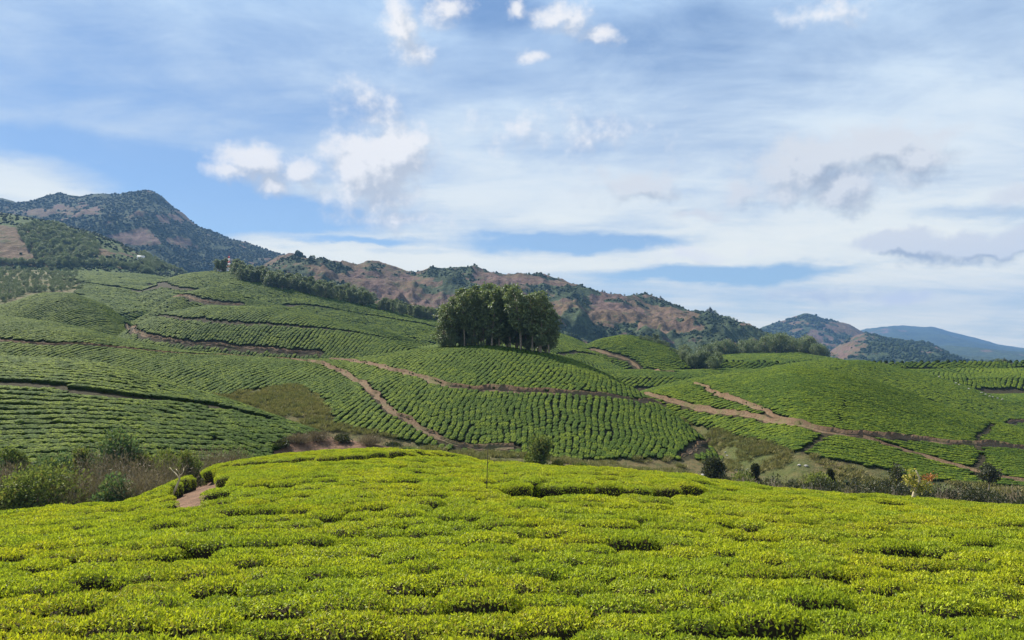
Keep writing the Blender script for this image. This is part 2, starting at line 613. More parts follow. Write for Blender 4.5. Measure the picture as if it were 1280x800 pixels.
def mat_land():
    m, t = new_mat('grassland_soil')
    p = wpos(t)
    n1 = t.noise(p, 0.07, 6, 0.6).outputs[0]
    n2 = t.noise(p, 0.9, 6, 0.65).outputs[0]
    n3 = t.noise(p, 5.0, 4, 0.7).outputs[0]
    g = t.mix(t.ss(n1, 0.38, 0.6), (0.068, 0.086, 0.024), (0.13, 0.10, 0.044))
    g = t.mix(t.ss(n2, 0.42, 0.68, 0, 0.75), g, (0.045, 0.062, 0.018))
    g = t.mix(t.ss(n3, 0.45, 0.75, 0, 0.55), g, (0.14, 0.115, 0.055))
    soil = t.mix(t.ss(n2, 0.35, 0.65), (0.20, 0.115, 0.07), (0.11, 0.065, 0.042))
    soil = t.mix(t.ss(n3, 0.45, 0.7, 0, 0.5), soil, (0.24, 0.155, 0.10))
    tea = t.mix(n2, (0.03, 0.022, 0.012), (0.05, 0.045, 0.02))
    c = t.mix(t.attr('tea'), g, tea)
    c = t.mix(t.ss(t.math('ADD', t.attr('soil'), t.math('MULTIPLY_ADD', n2, 0.5, -0.25)), 0.4, 0.6), c, soil)
    finish(t, c, 0.95, t.math('ADD', n3, t.math('MULTIPLY', n2, 2.0)), 0.8, 0.25, 0.1)
    return m


def mat_path():
    m, t = new_mat('red_earth')
    p = wpos(t)
    n1 = t.noise(p, 0.35, 5, 0.6).outputs[0]
    n2 = t.noise(p, 3.0, 5, 0.65).outputs[0]
    c = t.mix(t.ss(n1, 0.3, 0.7), (0.125, 0.075, 0.043), (0.165, 0.112, 0.07))
    c = t.mix(t.ss(n2, 0.45, 0.75, 0, 0.6), c, (0.25, 0.185, 0.125))
    c = t.mix(t.ss(n2, 0.3, 0.5, 0.85, 0.0), c, (0.09, 0.07, 0.03))
    c = t.mix(t.ss(n1, 0.52, 0.66, 0.0, 0.7), c, (0.10, 0.10, 0.035))
    ac = t.attr('across')
    grass = t.mix(n2, (0.07, 0.085, 0.025), (0.13, 0.12, 0.05))
    c = t.mix(t.math('MULTIPLY', t.ss(ac, 0.0, 0.35, 0.55, 0.0), t.ss(n2, 0.4, 0.55)), c, grass)
    c = t.mix(t.ss(t.math('ADD', ac, t.math('MULTIPLY_ADD', n2, 0.9, -0.45)), 1.05, 1.45, 0.0, 0.85), c, (0.10, 0.055, 0.03))
    finish(t, c, 0.95, n2, 0.8, 0.2, 0.1)
    return m


def mat_leaf(name, young, mid, old, trans=0.3, odd=(0.14, 0.07, 0.03), scale=0.35, rough=0.55, spec=0.22, big=0.035):
    """leaves: colour varies from bush to bush, from patch to patch and from leaf to leaf"""
    m, t = new_mat(name)
    p = wpos(t)
    rnd = t.n('ShaderNodeObjectInfo').outputs['Random']
    lv = t.attr('lv')
    n1 = t.noise(p, scale, 4, 0.6).outputs[0]
    n0 = t.noise(p, big, 4, 0.6).outputs[0]
    k = t.math('ADD', t.math('MULTIPLY_ADD', rnd, 0.22, -0.11), t.math('ADD', t.math('MULTIPLY', n1, 0.7), t.math('MULTIPLY', n0, 0.6)))
    c = t.mix(t.ss(k, 0.45, 0.85), mid, young)
    c = t.mix(t.ss(lv, 0.12, 0.62, 0.8, 0.0), c, old)
    c = t.mix(t.ss(t.math('ADD', lv, t.math('MULTIPLY_ADD', n1, 0.9, -0.45)), 0.82, 1.02, 0, 0.7), c, odd)
    tc = t.mix(0.25, c, (0.30, 0.36, 0.02))
    finish(t, c, rough, None, spec=spec, trans=trans, tcol=tc)
    return m


def mat_canopy(name, young, mid, old, trans=0.0, bscale=7.0, bd=0.12):
    """clipped bush tops seen from afar: leaf relief comes from fine bumps"""
    m, t = new_mat(name)
    p = wpos(t)
    rnd = t.n('ShaderNodeObjectInfo').outputs['Random']
    n0 = t.noise(p, 0.04, 4, 0.6).outputs[0]
    n1 = t.noise(p, 0.5, 4, 0.6).outputs[0]
    n2 = t.noise(p, bscale, 3, 0.65).outputs[0]
    k = t.math('ADD', t.math('MULTIPLY_ADD', rnd, 0.5, -0.25), t.math('ADD', t.math('MULTIPLY', n1, 0.5), t.math('MULTIPLY', n0, 1.2)))
    c = t.mix(t.ss(k, 0.62, 1.15), mid, young)
    c = t.mix(t.ss(n2, 0.38, 0.62, 0.9, 0.0), c, old)
    c = t.mix(t.ss(t.attr('lv'), 0.45, 0.95, 0.8, 0.0), c, old)  # old leaf colour on the flanks also paints in shade below the flush
    finish(t, c, 0.8, n2, 0.7, bd, spec=0.06, trans=trans)
    return m


def mat_bark(name, a, b, sc=6):
    m, t = new_mat(name)
    n = t.noise(wpos(t), sc, 4, 0.6).outputs[0]
    finish(t, t.mix(t.ss(n, 0.35, 0.65), a, b), 0.9, n, 0.6, 0.03, 0.1)
    return m


def mat_plain(name, col, rough=0.7, spec=0.3):
    m, t = new_mat(name)
    n = t.noise(wpos(t), 3, 4, 0.6).outputs[0]
    finish(t, t.mix(t.math('MULTIPLY', n, 0.35), col, tuple(c * 0.6 for c in col)), rough, n, 0.2, 0.02, spec)
    return m


M_LAND = mat_land()
M_PATH = mat_path()
M_TEA = mat_leaf('tea_leaf_flush', (0.62, 0.63, 0.016), (0.38, 0.46, 0.020), (0.06, 0.095, 0.014), trans=0.40, odd=(0.20, 0.11, 0.04))
M_CORE = mat_plain('tea_wood_dark', (0.035, 0.028, 0.016), 0.95, 0.05)
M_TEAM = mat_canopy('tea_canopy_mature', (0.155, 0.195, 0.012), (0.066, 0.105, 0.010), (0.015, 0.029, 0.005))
M_EUC = mat_leaf('eucalyptus_leaf', (0.18, 0.225, 0.095), (0.11, 0.155, 0.07), (0.045, 0.068, 0.034), trans=0.28, odd=(0.09, 0.08, 0.04), scale=0.3, spec=0.4)
M_FOREST = mat_canopy('forest_crown', (0.085, 0.115, 0.032), (0.048, 0.076, 0.026), (0.018, 0.030, 0.013), bscale=1.2, bd=0.5)
M_BARK = mat_bark('pale_bark', (0.30, 0.26, 0.21), (0.16, 0.12, 0.09))
M_SHRUB = mat_leaf('shrub_leaf', (0.25, 0.28, 0.06), (0.13, 0.17, 0.045), (0.025, 0.05, 0.016), trans=0.32, scale=0.6, spec=0.06)
M_SHRUB2 = mat_leaf('shrub_leaf_glossy', (0.14, 0.23, 0.085), (0.08, 0.14, 0.058), (0.018, 0.045, 0.022), trans=0.28, scale=0.6, spec=0.08, rough=0.6)
M_DARKSHRUB = mat_leaf('scrub_leaf_dark', (0.055, 0.06, 0.025), (0.035, 0.042, 0.02), (0.018, 0.022, 0.012), trans=0.15, scale=0.5, odd=(0.08, 0.055, 0.03))
M_DRY = mat_leaf('dry_twig', (0.33, 0.25, 0.15), (0.24, 0.18, 0.11), (0.07, 0.05, 0.032), trans=0.1, scale=0.5, odd=(0.16, 0.11, 0.08), spec=0.1)
M_YEL = mat_leaf('yellow_flower', (0.42, 0.36, 0.04), (0.25, 0.24, 0.05), (0.08, 0.10, 0.03), trans=0.3, odd=(0.4, 0.3, 0.05))
M_ORANGE = mat_leaf('orange_flower', (0.46, 0.17, 0.05), (0.35, 0.12, 0.04), (0.2, 0.07, 0.03), trans=0.3, odd=(0.3, 0.1, 0.04))

# ------------------------------------------------------------------ outlines read off the photograph, laid on the hills
# where the tea stops at the foot of a hill (photograph rows below which grass takes over)
LOW_MAIN = ([-400, 0, 285, 300, 330, 372, 398, 412, 420, 440, 470, 520, 560, 600, 640, 700, 800, 858, 886, 915], [500, 500, 491, 486, 482, 478, 490, 508, 526, 530, 536, 549, 560, 566, 570, 572, 568, 571, 572, 575])
LOW_RIGHT = ([740, 790, 830, 870, 930, 960, 1000, 1060, 1110, 1130, 1230, 1280, 1700], [500, 502, 513, 527, 542, 549, 562, 575, 583, 591, 602, 606, 640])
POLY = {  # bare ground inside a tea field
    'gully': [(335, 582), (342, 556), (366, 543), (400, 537), (440, 541), (505, 547), (522, 560), (450, 563), (400, 565), (374, 574)],
    'patch': [(196, 656), (214, 628), (243, 600), (282, 596), (280, 618), (266, 654)],
    }


def inside(u, v, poly):
    r = np.zeros(np.shape(u), bool)
    n = len(poly)
    for i in range(n):
        (x0, y0), (x1, y1) = poly[i], poly[(i + 1) % n]
        c = ((y0 > v) != (y1 > v)) & (u < (x1 - x0) * (v - y0) / (y1 - y0 + 1e-9) + x0)
        r ^= c
    return r


# paths: (pixels, nearest and farthest distance searched, width in metres; 0 = only a gap between the bushes), gap half width
PATHS = [
    ('dirt_path', [(-60, 418), (0, 426), (50, 430), (105, 433), (160, 437), (235, 444), (300, 445.5), (350, 448), (385, 453)], 96, 150, 0.7, 1.0),
    ('dirt_path', [(383, 452.6), (410, 459), (432, 468), (450, 480), (470, 494), (484, 507),
                   (492, 519), (520, 533), (545, 546), (562, 556), (600, 564), (640, 572)], 96, 150, 1.5, 0.8),
    ('dirt_path', [(408, 449.5), (430, 451), (460, 456), (490, 463), (520, 472), (550, 480), (575, 486), (640, 489.5), (700, 492.5), (760, 497.5), (800, 503), (828, 508)], 96, 150, 1.5, 0.8),
    ('dirt_path', [(858, 572), (872, 560), (885, 549)], 88, 115, 0.5, 0.9),
    ('dirt_path', [(868, 473), (874, 482), (890, 490), (920, 502), (960, 516), (985, 525), (1008, 534)], 92, 150, 0.95, 0.75),
    ('dirt_path', [(806, 490), (816, 496), (850, 504), (900, 516), (960, 527), (1008, 536), (1040, 541), (1078, 546), (1130, 549), (1200, 555.5), (1240, 559), (1330, 566)], 84, 145, 1.35, 0.95),
    ('dirt_path', [(1082, 549), (1140, 566), (1200, 584), (1230, 593), (1300, 608)], 78, 130, 0.7, 0.8),
    ('dirt_path', [(158, 402), (161, 410), (168, 417), (182, 423), (222, 428), (280, 433), (330, 438), (400, 442)], 180, 262, 0.9, 1.3),
    ('gap', [(196, 390), (215, 396), (260, 399), (330, 403), (400, 409), (470, 418), (505, 424)], 190, 262, 0, 1.1),
    ('dirt_path', [(216, 366), (224, 370), (240, 375), (268, 380), (300, 381)], 270, 360, 1.0, 1.9),
    ('gap', [(186, 352), (205, 356), (222, 361), (245, 362)], 360, 500, 0, 2.0),
    ('gap', [(90, 352), (140, 357), (200, 358)], 340, 640, 0, 3.0),
    ('gap', [(310, 372), (360, 378), (420, 386), (480, 396), (540, 407)], 300, 480, 0, 2.0),
    ('dirt_path', [(738, 437), (755, 442), (775, 447), (800, 456), (825, 466), (842, 473)], 240, 325, 1.9, 1.9),
    ('gap', [(700, 441), (740, 441)], 215, 325, 0, 1.2),
    ('dirt_path', [(1260, 530), (1272, 527), (1290, 528)], 125, 200, 1.2, 1.1),
    ('gap', [(-60, 465), (0, 472), (80, 479), (130, 487), (200, 493), (260, 499), (330, 516)], 60, 100, 0, 0.8),
    ('gap', [(190, 629), (215, 612), (240, 600), (266, 591), (300, 585.5), (340, 582.5), (440, 577), (500, 574.5), (560, 573), (592, 575)], 30, 70, 0, 0.55),
    ('gap', [(640, 617), (720, 618), (760, 619), (830, 621), (876, 620)], 25, 60, 0, 0.45),
    ('gap', [(1240, 525), (1225, 540), (1222, 556)], 84, 130, 0, 0.6),
    ('gap', [(1000, 560), (1030, 540)], 80, 140, 0, 0.6),
    ('gap', [(1225, 563), (1220, 588)], 78, 130, 0, 0.6),
    ('gap', [(1036, 540), (1052, 512), (1056, 495)], 84, 150, 0, 0.22),
    ('gap', [(1160, 492), (1165, 497)], 150, 180, 0, 0.9),
]


def resample(P, step):
    P = np.asarray(P, float)
    # smooth corners
    for _ in range(2):
        Q = [P[0]]
        for i in range(len(P) - 1):
            Q += [P[i] * .75 + P[i + 1] * .25, P[i] * .25 + P[i + 1] * .75]
        Q.append(P[-1])
        P = np.array(Q)
    s = np.concatenate([[0], np.cumsum(np.linalg.norm(np.diff(P[:, :2], axis=0), axis=1))])
    n = max(3, int(s[-1] / step))
    q = np.linspace(0, s[-1], n)
    return np.stack([np.interp(q, s, P[:, k]) for k in range(2)], -1)


path_lines = []
for (nm, pix, d0, d1, w, gap) in PATHS:
    P = [hit(u, v, d0, d1, 0.0 if w else 0.75)[:2] for (u, v) in pix]
    L = resample(P, 0.6)
    L = L + np.stack([fbm(L[:, 0] / 4, L[:, 1] / 4, 3, 21) - .5, fbm(L[:, 0] / 4, L[:, 1] / 4, 3, 22) - .5], -1) * (1.6 if w else .7)
    path_lines.append((nm, L, w, gap))


def near_path(x, y, extra=0.0):
    """true where a bush would stand on a path or in a gap"""
    r = np.zeros(len(x), bool)
    for (nm, L, w, gap) in path_lines:
        m = gap + extra
        k = np.nonzero((x > L[:, 0].min() - m) & (x < L[:, 0].max() + m) & (y > L[:, 1].min() - m) & (y < L[:, 1].max() + m) & ~r)[0]
        for s in range(0, len(k), 4000):
            kk = k[s:s + 4000]
            d2 = ((x[kk, None] - L[None, :, 0]) ** 2 + (y[kk, None] - L[None, :, 1]) ** 2).min(1)
            r[kk] |= d2 < m * m
    return r


def tea_mask(x, y, z, own):
    """true where the photograph shows tea on this ground"""
    u, v = project(x, y, z)
    ok = own >= 0
    ok &= ~((own == HI['main']) & (v > np.interp(u, *LOW_MAIN)))
    ok &= ~((own == HI['right']) & (v > np.interp(u, *LOW_RIGHT)))
    ok &= ~((own == HI['left']) & (inside(u, v, POLY['gully']) | (u > 520)))
    ok &= ~((own == HI['front']) & inside(u, v, POLY['patch']))
    ok &= ~((own == HI['high_slope']) & (u + 60 * (fbm(x / 18, y / 18, 3, 61) - .5) < 88))
    return ok


# ------------------------------------------------------------------ the ground sheet
def build_land():
    na, nd = 470, 640
    aa = np.linspace(-1.15, 1.15, na)
    dd = np.concatenate([np.exp(np.linspace(math.log(1.5), math.log(700), 560)), np.exp(np.linspace(math.log(715), math.log(6300), nd - 560))])
    A, D = np.meshgrid(aa, dd)
    x, y = A * D, D
    z, own = land(x, y)
    xf, yf, zf, of = x.ravel(), y.ravel(), z.ravel(), own.ravel()
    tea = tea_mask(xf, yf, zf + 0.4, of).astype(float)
    u, v = project(xf, yf, zf)
    soil = np.zeros(len(xf))
    soil[(of == HI['left']) & inside(u, v, POLY['gully'])] = 1
    soil[(of == HI['front']) & inside(u, v, POLY['patch'])] = 1
    me = npmesh('ground', np.stack([xf, yf, zf], -1), grid_faces(nd, na), M_LAND, {'tea': tea, 'soil': soil}, True)
    tag(link('ground', me), 'grassy hills and valley floor under the tea fields', kind='structure')


build_land()


def build_paths():
    for (nm, L, w, gap) in path_lines:
        if not w:
            continue
        d = np.gradient(L, axis=0)
        d /= np.linalg.norm(d, axis=1)[:, None] + 1e-9
        n = np.stack([-d[:, 1], d[:, 0]], -1)
        wv = w * 0.55 * (0.15 + 1.1 * fbm(L[:, 0] / 3, L[:, 1] / 3, 4, 40)) * 0.5
        V, A = [], []
        up = np.sign((H(L[:, 0] + n[:, 0] * 1.5, L[:, 1] + n[:, 1] * 1.5) - H(L[:, 0] - n[:, 0] * 1.5, L[:, 1] - n[:, 1] * 1.5)).mean())
        bank = (0.15 + 0.75 * fbm(L[:, 0] / 6, L[:, 1] / 6, 3, 63)) * min(1.0, w)
        cs = np.array([-1.6, -1.25, -1, -.75, -.5, -.25, 0, .25, .5, .75, 1, 1.2, 1.4, 1.7])   # last three: the cut bank uphill
        for c in cs:
            e = (fbm(L[:, 0] / 1.2, L[:, 1] / 1.2, 2, 50 + int(c > 0)) - .5) * 0.8 * np.sign(c) if abs(c) >= .75 else 0
            q = L + n * ((wv * c + e) * up)[:, None]
            lift = {-1.6: -0.15, -1.25: 0.02, 1.2: bank, 1.4: bank * 0.9, 1.7: -0.12 + bank * 0}.get(float(c), 0.07 - 0.05 * (abs(abs(c) - .5) < .1))
            V.append(np.stack([q[:, 0], q[:, 1], H(q[:, 0], q[:, 1]) + lift + (fbm(q[:, 0] * 1.5, q[:, 1] * 1.5, 2, 71) - .5) * .08], -1))
            A.append(np.full(len(L), abs(c)))
        V = np.stack(V, 1).reshape(-1, 3)
        A = np.stack(A, 1).ravel()
        me = npmesh('dirt_path', V, grid_faces(len(L), len(cs)), M_PATH, {'across': A}, True)
        tag(link('dirt_path', me), 'reddish earth path between the tea rows', kind='structure')


build_paths()


# ------------------------------------------------------------------ scattering
def scatter(name, pts, eul, scl, var, protos, label):
    me = bpy.data.meshes.new(name)
    n = len(pts)
    me.vertices.add(n)
    me.vertices.foreach_set('co', np.asarray(pts, np.float32).ravel())
    for k, arr in (('rotv', eul), ('sclv', scl)):
        at = me.attributes.new(k, 'FLOAT_VECTOR', 'POINT')
        at.data.foreach_set('vector', np.asarray(arr, np.float32).ravel())
    at = me.attributes.new('kind_index', 'INT', 'POINT')
    at.data.foreach_set('value', np.asarray(var, np.int32))
    o = link(name, me)
    tag(o, label, kind='stuff')
    g = bpy.data.node_groups.new(name, 'GeometryNodeTree')
    g.is_modifier = True
    g.interface.new_socket('Geometry', in_out='INPUT', socket_type='NodeSocketGeometry')
    g.interface.new_socket('Geometry', in_out='OUTPUT', socket_type='NodeSocketGeometry')
    nd, lk = g.nodes, g.links
    gi, go = nd.new('NodeGroupInput'), nd.new('NodeGroupOutput')
    iop = nd.new('GeometryNodeInstanceOnPoints')
    gti = nd.new('GeometryNodeJoinGeometry')
    for p in reversed(protos):          # joined in reverse so that index 0 is the first
        oi = nd.new('GeometryNodeObjectInfo')
        oi.inputs['Object'].default_value = p
        oi.inputs['As Instance'].default_value = True
        oi.transform_space = 'ORIGINAL'
        lk.new(oi.outputs['Geometry'], gti.inputs[0])

    def at_in(nm, typ):
        q = nd.new('GeometryNodeInputNamedAttribute')
        q.data_type = typ
        q.inputs['Name'].default_value = nm
        return q.outputs[0]
    e2r = nd.new('FunctionNodeEulerToRotation')
    lk.new(at_in('rotv', 'FLOAT_VECTOR'), e2r.inputs[0])
    lk.new(gi.outputs[0], iop.inputs['Points'])
    lk.new(gti.outputs[0], iop.inputs['Instance'])
    iop.inputs['Pick Instance'].default_value = True
    lk.new(at_in('kind_index', 'INT'), iop.inputs['Instance Index'])
    lk.new(e2r.outputs[0], iop.inputs['Rotation'])
    lk.new(at_in('sclv', 'FLOAT_VECTOR'), iop.inputs['Scale'])
    lk.new(iop.outputs[0], go.inputs[0])
    md = o.modifiers.new('scatter', 'NODES')
    md.node_group = g
    return o


def tilt(x, y, rz, amount=0.85):
    """euler angles that lay a plant along the slope"""
    e = 0.6
    gx = (H(x + e, y) - H(x - e, y)) / (2 * e)
    gy = (H(x, y + e) - H(x, y - e)) / (2 * e)
    # rotate gradient into the plant's own axes (XYZ euler: x first, z last)
    c, s = np.cos(rz), np.sin(rz)
    lx, ly = gx * c + gy * s, -gx * s + gy * c
    return np.stack([np.arctan(ly) * amount, -np.arctan(lx) * amount, rz], -1)


# ------------------------------------------------------------------ tea bushes
def slab_point(n, hx, hy, h, seed, e=3.2):
    """random points on the clipped top and rounded flanks of a tea bush: position, normal"""
    r = np.random.default_rng(seed)
    nt = int(n * 0.72)
    # top
    x = r.uniform(-1, 1, nt * 2)
    y = r.uniform(-1, 1, nt * 2)
    ok = np.abs(x) ** e + np.abs(y) ** e < 1
    x, y = x[ok][:nt], y[ok][:nt]
    rr = (np.abs(x) ** e + np.abs(y) ** e)
    zt = h * (1 - 0.13 * rr ** 2)
    N = np.stack([x * rr * 0.9, y * rr * 0.9, np.ones_like(x)], -1)
    P = np.stack([x * hx, y * hy, zt], -1)
    # flank
    nf = n - len(x)
    th = r.uniform(0, 2 * math.pi, nf)
    ct, st = np.cos(th), np.sin(th)
    q = (np.abs(ct) ** e + np.abs(st) ** e) ** (-1 / e)
    zz = r.uniform(0.12, 0.82, nf) ** 0.8
    f = 1 - 0.35 * (1 - zz) ** 2
    P2 = np.stack([ct * q * hx * f, st * q * hy * f, zz * h], -1)
    N2 = np.stack([ct, st, np.full(nf, 0.35)], -1)
    P, N = np.concatenate([P, P2]), np.concatenate([N, N2])
    bump = (fbm(P[:, 0] * 3 + seed, P[:, 1] * 3, 3, seed) - 0.5) * 0.12
    N /= np.linalg.norm(N, axis=1)[:, None]
    return P + N * bump[:, None], N


def leaf_quads(P, N, L, W, seed, spread=0.9, up=0.35, fold=0.25, flat=0.0):
    """folded rhombic leaves growing from P roughly along N"""
    r = np.random.default_rng(seed)
    n = len(P)
    d = N * (1.0 - flat) + r.normal(0, spread, (n, 3)) + np.array([0, 0, up])
    d /= np.linalg.norm(d, axis=1)[:, None]
    q = r.normal(0, 1, (n, 3)) if flat == 0 else N + r.normal(0, 0.38, (n, 3))
    s = np.cross(d, q)
    s /= np.linalg.norm(s, axis=1)[:, None] + 1e-9
    t = np.cross(s, d)
    L = L * r.uniform(0.65, 1.25, n)[:, None]
    W = W * r.uniform(0.7, 1.2, n)[:, None]
    a = P
    b = P + d * L * 0.5 + s * W * 0.5 + t * W * fold
    c = P + d * L
    e = P + d * L * 0.5 - s * W * 0.5 + t * W * fold
    V = np.stack([a, b, c, e], 1).reshape(-1, 3)
    i = np.arange(n) * 4
    T = np.concatenate([np.stack([i, i + 1, i + 2], -1), np.stack([i, i + 2, i + 3], -1)])
    lv = np.repeat(r.uniform(0, 1, n), 4)
    return V, T, lv


def dome_mesh(hx, hy, h, seed, n=8, m=16, e=3.0, inset=0.0):
    """closed rounded slab: rings from the ground to the middle of the top"""
    V = []
    prof = [(0.84, 0.02), (0.93, 0.35), (0.99, 0.58), (1.0, 0.72), (0.92, 0.87), (0.68, 0.97), (0.35, 1.01)]
    for (f, zf) in prof:
        th = np.arange(m) * 2 * math.pi / m
        ct, st = np.cos(th), np.sin(th)
        q = (np.abs(ct) ** e + np.abs(st) ** e) ** (-1 / e)
        V.append(np.stack([ct * q * f * (hx - inset), st * q * f * (hy - inset), np.full(m, zf * (h - inset))], -1))
    V = np.concatenate(V + [np.array([[0, 0, 1.035 * (h - inset)]])])
    Q = []
    for i in range(len(prof) - 1):
        for j in range(m):
            Q.append((i * m + j, i * m + (j + 1) % m, (i + 1) * m + (j + 1) % m, (i + 1) * m + j))
    T = [((len(prof) - 1) * m + j, (len(prof) - 1) * m + (j + 1) % m, len(V) - 1) for j in range(m)]
    return V, np.array(Q), np.array(T)


def tea_mesh(seed, nleaf, L, W):
    hx, hy, h = 0.76, 0.61, 0.88
    cv, cq, ct = dome_mesh(hx, hy, h, seed, inset=0.10, m=12)
    P, N = slab_point(nleaf, hx - 0.03, hy - 0.03, h - 0.03, seed)
    V, T, lv = leaf_quads(P, N, L, W, seed + 1, spread=0.85, up=0.12, flat=0.75)
    # darker old leaves inside the flank, some bare twigs low down
    me = npmesh('tea_bush', np.concatenate([cv, V]), [cq, np.concatenate([ct, T + len(cv)])], None,
                {'lv': np.concatenate([np.full(len(cv), .0), lv])})
    me.materials.append(M_TEA)
    me.materials.append(M_CORE)
    mi = np.zeros(len(me.polygons), np.int32)
    mi[:len(cq) + len(ct)] = 1
    me.polygons.foreach_set('material_index', mi)
    return me


tea_near = [tea_mesh(100 + i, 2300, 0.074, 0.034) for i in range(5)]


def field_front():
    """rows run across the slope and bend with it"""
    rows, xs_all, ys_all, rz_all, sc_all = 0, [], [], [], []
    y0 = 6.6
    r = random.Random(3)
    k = 0
    while y0 < 78:
        half = 0.98 * y0 + 6
        x = -half + r.uniform(0, 1.2)
        while x < half:
            bend = 0.035 * x - 0.0009 * x * x + 2.2 * (vnoise(np.array([x / 17.0]), np.array([y0 / 25.0]), 9)[0] - .5)
            xs_all.append(x)
            ys_all.append(y0 + bend + r.gauss(0, 0.06))
            rz_all.append(math.atan(0.035 - 0.0018 * x) + r.gauss(0, 0.06) + (math.pi if r.random() < .5 else 0))
            sc_all.append((r.uniform(0.88, 1.12), r.uniform(0.84, 1.02) if r.random() < .58 else r.uniform(.62, .82), r.uniform(0.90, 1.08)))
            x += r.uniform(0.94, 1.16)
        y0 += 0.99 + r.gauss(0, 0.05)
        k += 1
    x, y, rz, sc = map(np.array, (xs_all, ys_all, rz_all, sc_all))
    z, own = land(x, y)
    u, v = project(x, y, z + 0.6)
    Dc = np.interp(x / y, AG, HILLS[HI['front']].Dc)
    ok = (own == HI['front']) & tea_mask(x, y, z + 0.4, own) & ~near_path(x, y, 0.15) & (u > -170) & (u < 1450) & (v < 905) & (y < Dc + 9)
    ok &= np.random.default_rng(5).random(len(x)) > 0.018
    x, y, z, rz, sc = x[ok], y[ok], z[ok], rz[ok], sc[ok]
    sc[:, :2] *= 0.84
    sc[:, 2] *= 0.90 + 0.22 * fbm(x / 3, y / 3, 2, 77)
    eul = tilt(x, y, rz)
    pts = np.stack([x, y, z - 0.03], -1)
    uu, vv = project(x, y, z + 0.7)
    vis = (uu > -30) & (uu < 1310) & (vv < 815)
    order = np.argsort(np.where(vis, y, 1e6 + y))
    var = np.random.default_rng(6).integers(0, 5, len(x))
    ind = order[:290]
    objs = []
    for i in ind:
        o = link('tea_bush', tea_near[var[i]], None, pts[i])
        o.rotation_euler = eul[i]
        o.scale = sc[i]
        tag(o, 'clipped yellow-green tea bush in the sunlit foreground field, merging with its neighbours', 'tea bush', 'tea bushes of the foreground field')
        objs.append(o)
    rest = order[290:]
    first = [next(o for o, i in zip(objs, ind) if var[i] == k) for k in range(5)]
    scatter('tea_field', pts[rest], eul[rest], sc[rest], var[rest], first, 'yellow-green tea bushes covering the rest of the foreground hill up to its crest')


field_front()


def canopy_mesh(seed, m=20, hx=0.72, hy=0.60, h=0.8):
    """one clipped bush of the hills behind: lumpy rounded slab"""
    V, Q, T = dome_mesh(hx, hy, h, seed, m=m, e=2.6)
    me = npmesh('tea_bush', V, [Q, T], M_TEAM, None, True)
    import bmesh
    bm = bmesh.new()
    bm.from_mesh(me)
    bmesh.ops.subdivide_edges(bm, edges=bm.edges[:], cuts=1, use_grid_fill=True, smooth=0.6)
    co = np.array([v.co[:] for v in bm.verts])
    d = (fbm(co[:, 0] * 4 + seed * 3.1, co[:, 1] * 4 + co[:, 2] * 5, 3, seed) - .5) * 0.32 + (np.random.default_rng(seed).random(len(co)) - .5) * 0.05
    bm.normal_update()
    for v, k in zip(bm.verts, d):
        if v.co.z > 0.1:
            v.co += v.normal * k
    # young leaf flush on the plucked top; flanks left dark to paint in their shade
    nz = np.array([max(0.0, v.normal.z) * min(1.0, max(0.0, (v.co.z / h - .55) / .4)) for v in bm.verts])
    bm.to_mesh(me)
    bm.free()
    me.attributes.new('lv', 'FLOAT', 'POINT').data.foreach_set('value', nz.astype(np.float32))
    me.polygons.foreach_set('use_smooth', np.ones(len(me.polygons), bool))
    return me


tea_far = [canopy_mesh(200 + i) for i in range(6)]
far_protos = []


def rows_contour(hill, sp, along, seed=0, wav=1.6, behind=10.0):
    """rows that follow the foot of the hill, one above the other"""
    h = HILLS[HI[hill]]
    X, Y = [], []
    r = np.random.default_rng(seed)
    n = int((np.max(h.Dc - h.Df) + behind + 6) / sp)
    for k in range(-5, n):
        D0 = np.median(h.Df) + k * sp
        a = np.cumsum(along * (0.85 + 0.35 * r.random(int(2.4 * D0 / along))) / D0) - 0.85
        a = a[a < .85]
        D = np.interp(a, AG, h.Df) + k * sp
        D = D + wav * (vnoise(a * D / 14, np.full(len(a), k * sp / 9.0), seed) - .5) + wav * 1.2 * (vnoise(a * D / 40, np.full(len(a), k * sp / 30.0), seed + 1) - .5)
        X.append(a * D)
        Y.append(D)
    X, Y = np.concatenate(X), np.concatenate(Y)
    X = X + r.normal(0, 0.05, len(X))
    Y = Y + r.normal(0, 0.07, len(X))
    return X, Y, np.zeros(len(X))


def rows_line(hill, sp, along, ang, seed=0, wav=2.5, curl=0.0):
    """rows that run down the slope at an angle (degrees from +X)"""
    h = HILLS[HI[hill]]
    d0, d1 = h.Df.min() - 6, h.Dc.max() + 12
    r = np.random.default_rng(seed)
    w = 0.8 * d1
    n = int(2.6 * w / sp)
    m = int(2.6 * w / along)
    I, J = np.meshgrid(np.arange(n) - n / 2, np.arange(m) - m / 2)
    p = I * sp
    q = J * along + r.uniform(-.3, .3, I.shape) * along + (I % 2) * along * 0.4
    c, s = math.cos(R(ang)), math.sin(R(ang))
    X = c * q - s * p
    Y = s * q + c * p + (d0 + d1) / 2
    X, Y = X.ravel(), Y.ravel()
    k = (Y > d0) & (Y < d1) & (np.abs(X / np.maximum(Y, 1)) < .85)
    X, Y = X[k], Y[k]
    wx = wav * (fbm(X / 22, Y / 22, 3, seed + 1) - .5)
    wy = wav * (fbm(X / 22, Y / 22, 3, seed + 2) - .5)
    wx = wx + sp * .7 * (fbm(X / 3.5, Y / 3.5, 2, seed + 3) - .5)
    return X + wx + r.normal(0, 0.06, len(X)), Y + wy, np.full(len(X), R(ang))


